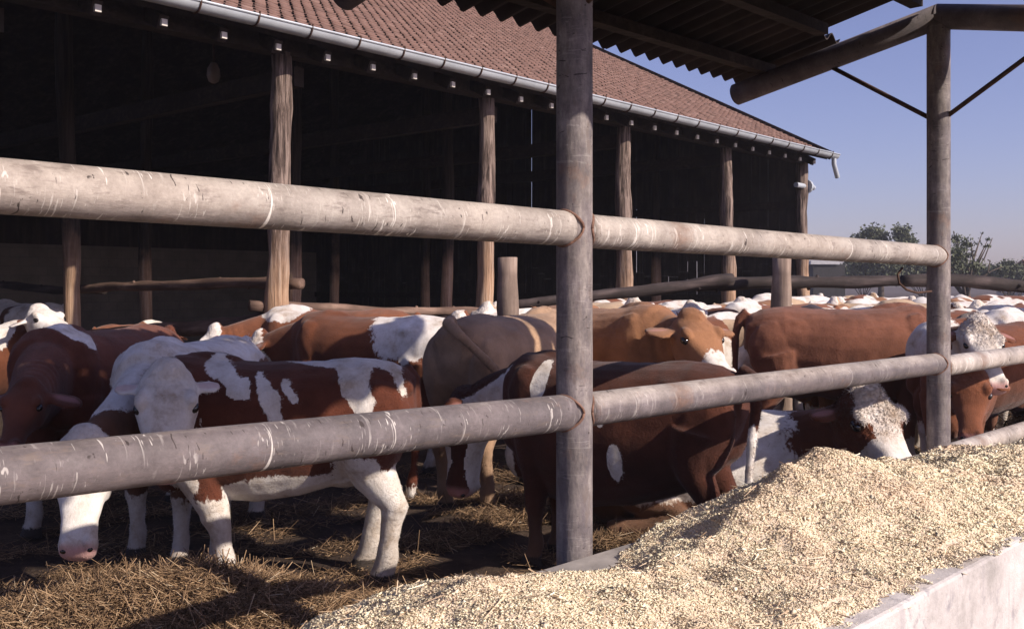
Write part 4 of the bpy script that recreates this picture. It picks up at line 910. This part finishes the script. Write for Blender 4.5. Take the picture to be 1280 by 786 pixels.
# ------------------------------------------------------------------ background: trees, shed, roof
lm, n, l, b = newmat('tree_leaves', .7); a_ = attr(n, 'tone')
l.new(ramp(n, l, a_.outputs['Fac'], [(0, (.06, .07, .04)), (.5, (.10, .115, .065)), (1, (.15, .16, .10))]).outputs[0], b.inputs['Base Color'])
TB = mat_plain('tree_bark', (.09, .07, .055), .9, .3, 8, .5)
def tree(name, x, y, h, blobs, nleaf, ls_, label, seed, z0=0, limbs=(), cat='tree'):
    t = empty(name, (x, y, z0)); tag(t, label, cat, 'trees on the horizon'); rs = np.random.RandomState(seed)
    mb = MB(); mb.tube([(x, y, z0 - .2), (x + .1, y, z0 + h * .3), (x + .05, y, z0 + h * .6)], [.05 * h, .035 * h, .02 * h], 8, jit=.1)
    for (bx, by, bz, br_) in blobs: mb.tube([(x, y, z0 + h * .25), (x + bx * .5, y + by * .5, z0 + bz * .7), (x + bx, y + by, z0 + bz)], [.022 * h, .014 * h, .004 * h], 6)
    for pts in limbs: mb.tube([(x + a, y + b2, z0 + c2) for a, b2, c2 in pts], [.012 * h * (1 - i / len(pts)) + .0025 * h for i in range(len(pts))], 6)
    mb.build('trunk', TB, t, True)
    V = np.zeros((nleaf, 4, 3)); T = np.zeros(nleaf)
    wts = np.array([b_[3] ** 2 for b_ in blobs]); wts /= wts.sum(); picks = rs.choice(len(blobs), nleaf, p=wts)
    for i in range(nleaf):
        bx, by, bz, br_ = blobs[picks[i]]
        d = rs.randn(3); d /= np.linalg.norm(d); r = br_ * rs.rand() ** .5
        if rs.rand() < .3: r *= 1.45
        if mnoise.noise(Vector((d[0] * 2.3 + bx, d[2] * 2.3 + bz, d[1] + seed))) < -.12: r *= .6
        p = np.array((x + bx, y + by, z0 + bz)) + d * r * np.array((1, 1, .75)); e = rs.randn(2, 3); e /= np.linalg.norm(e, axis=1)[:, None]
        s = ls_ * (.6 + rs.rand()); V[i] = [p + e[0] * s, p + e[1] * s * .6, p - e[0] * s, p - e[1] * s * .6]; T[i] = min(1, max(0, .5 + rs.normal(0, .25)))
    np_mesh('crown', V.reshape(-1, 3), np.arange(nleaf * 4), 4, lm, t, vattr={'tone': np.repeat(T, 4)})
    return t
def blobs_for(pxs, Z, x):  # (px, py, radius px)
    return [((px - 640) / F * Z - x, random.uniform(-1, 1), H - (py - HY) / F * Z, r / F * Z) for px, py, r in pxs]
Z = 70; x = (1100 - 640) / F * Z
tree('broad_tree', x, Z, 5.5, blobs_for([(1070, 302, 13), (1085, 292, 12), (1100, 295, 14), (1120, 292, 13), (1132, 300, 12), (1075, 320, 18), (1100, 320, 22), (1125, 320, 18), (1060, 325, 14), (1142, 330, 12), (1105, 335, 20), (1080, 337, 16)], Z, x), 15000, .105, 'broad green tree on the horizon left of the far pipe post', 1)
Z = 45; x = (1207 - 640) / F * Z
lb = [[(0, 0, 1.2), (.4, 0, 2.0), (.9, .1, 2.7), (1.3, .2, 3.6)], [(0, 0, 1.2), (.6, 0, 1.7), (1.2, .1, 2.1), (1.7, .1, 2.3)], [(.5, 0, 2.1), (.3, 0, 2.8), (.25, 0, 3.4)], [(0, 0, 1.2), (-.5, .2, 2.2), (-1.1, 0, 3.0), (-1.6, 0, 3.3)], [(-.5, .2, 2.2), (-.3, .2, 3.1), (-.5, .1, 3.9)], [(.6, 0, 1.8), (1.0, 0, 2.0), (1.1, 0, 2.6)]]
tree('sparse_tree', x, Z, 3.4, blobs_for([(1197, 312, 10), (1205, 322, 14), (1190, 330, 16), (1212, 334, 14), (1212, 305, 12), (1225, 318, 7), (1198, 298, 9), (1232, 300, 4), (1240, 290, 3), (1222, 308, 5), (1150, 302, 8), (1160, 312, 10), (1185, 318, 14)], Z, x), 2600, .06, 'sparse half-bare tree with thin twigs right of the far pipe post', 2, limbs=lb)
Z = 60; x = (1262 - 640) / F * Z
tree('bush', x, Z, 2.0, blobs_for([(1245, 338, 9), (1256, 333, 10), (1268, 336, 10), (1285, 330, 12), (1235, 344, 8)], Z, x), 5000, .07, 'low green bush on the horizon at the right edge', 3, cat='bush')
Z = 75
for k, (a, b2, lab) in enumerate(((1048, 1110, 'hedge growing behind the herd left of the far pipe post'), (1112, 1170, 'hedge under the sparse tree beside the far pipe post'), (1180, 1300, 'long low hedge on the horizon at the right of the photo'))):
    x = ((a + b2) / 2 - 640) / F * Z
    tree('hedge', x, Z - k * 2, 1.5, blobs_for([(a + (b2 - a) * (i + .5) / 8, 344 - (i * 7 % 5), 14) for i in range(8)], Z - k * 2, x), 16000, .09, 'green ' + lab, 10 + k, cat='hedge')
# far field rise
Z = 66; hs2 = empty('shed', at(1028, 343, Z).xy.to_3d()); tag(hs2, 'small dark shed with a pale flat roof beside the barn corner post', 'shed')
DK = mat_plain('dark_boards', (.03, .028, .028), .8, .3); PL = mat_plain('pale_sheet_roof', (.45, .45, .46), .6, .15)
a = at(1008, 343, Z); b2 = at(1047, 343, Z); mb = MB(); mb.box(((a.x + b2.x) / 2, Z, 1.4), (b2.x - a.x, 3, 2.8)); mb.build('walls', DK, hs2)
mb = MB(); mb.box(((a.x + b2.x) / 2 - .3, Z, 2.93), (b2.x - a.x - .2, 3.3, .22)); mb.build('roof', PL, hs2)
Z = 95; a = at(1258, 330, Z); hr = empty('house', (a.x + 3, Z, 0)); tag(hr, 'far house with a reddish tiled roof at the right edge', 'house')
mb = MB(); mb.box((a.x + 4, Z, 1.1), (7, 6, 2.2)); mb.build('walls', mat_plain('house_wall', (.45, .36, .3), .8, .1), hr)
mb = MB(); z1, z2 = 2.2, 3.9
vs = [mb.bm.verts.new(p) for p in ((a.x, Z - 3.5, z1), (a.x + 8, Z - 3.5, z1), (a.x + 8, Z + 3.5, z1), (a.x, Z + 3.5, z1), (a.x + 1.5, Z, z2), (a.x + 6.5, Z, z2))]
for f in ((0, 1, 5, 4), (2, 3, 4, 5), (1, 2, 5), (3, 0, 4), (3, 2, 1, 0)): mb.bm.faces.new([vs[i] for i in f])
mb.build('roof', mat_plain('far_red_roof', (.26, .10, .07), .8, .2, 2), hr)

# ------------------------------------------------------------------ autumn haze
hz = bpy.data.materials.new('haze'); hz.use_nodes = True; hn_ = hz.node_tree.nodes; hl_ = hz.node_tree.links; hn_.remove(hn_['Principled BSDF'])
pv = hn_.new('ShaderNodeVolumePrincipled'); pv.inputs['Density'].default_value = .0011; pv.inputs['Color'].default_value = (.80, .82, .95, 1); pv.inputs['Anisotropy'].default_value = .1
hl_.new(pv.outputs[0], hn_['Material Output'].inputs['Volume'])
mb = MB(); mb.box((100, 80, 4.5), (400, 260, 11.5)); o = mb.build('haze', hz); tag(o, 'thin pale haze in the air over the yard', 'haze', kind='stuff')
S.cycles.volume_bounces = 0
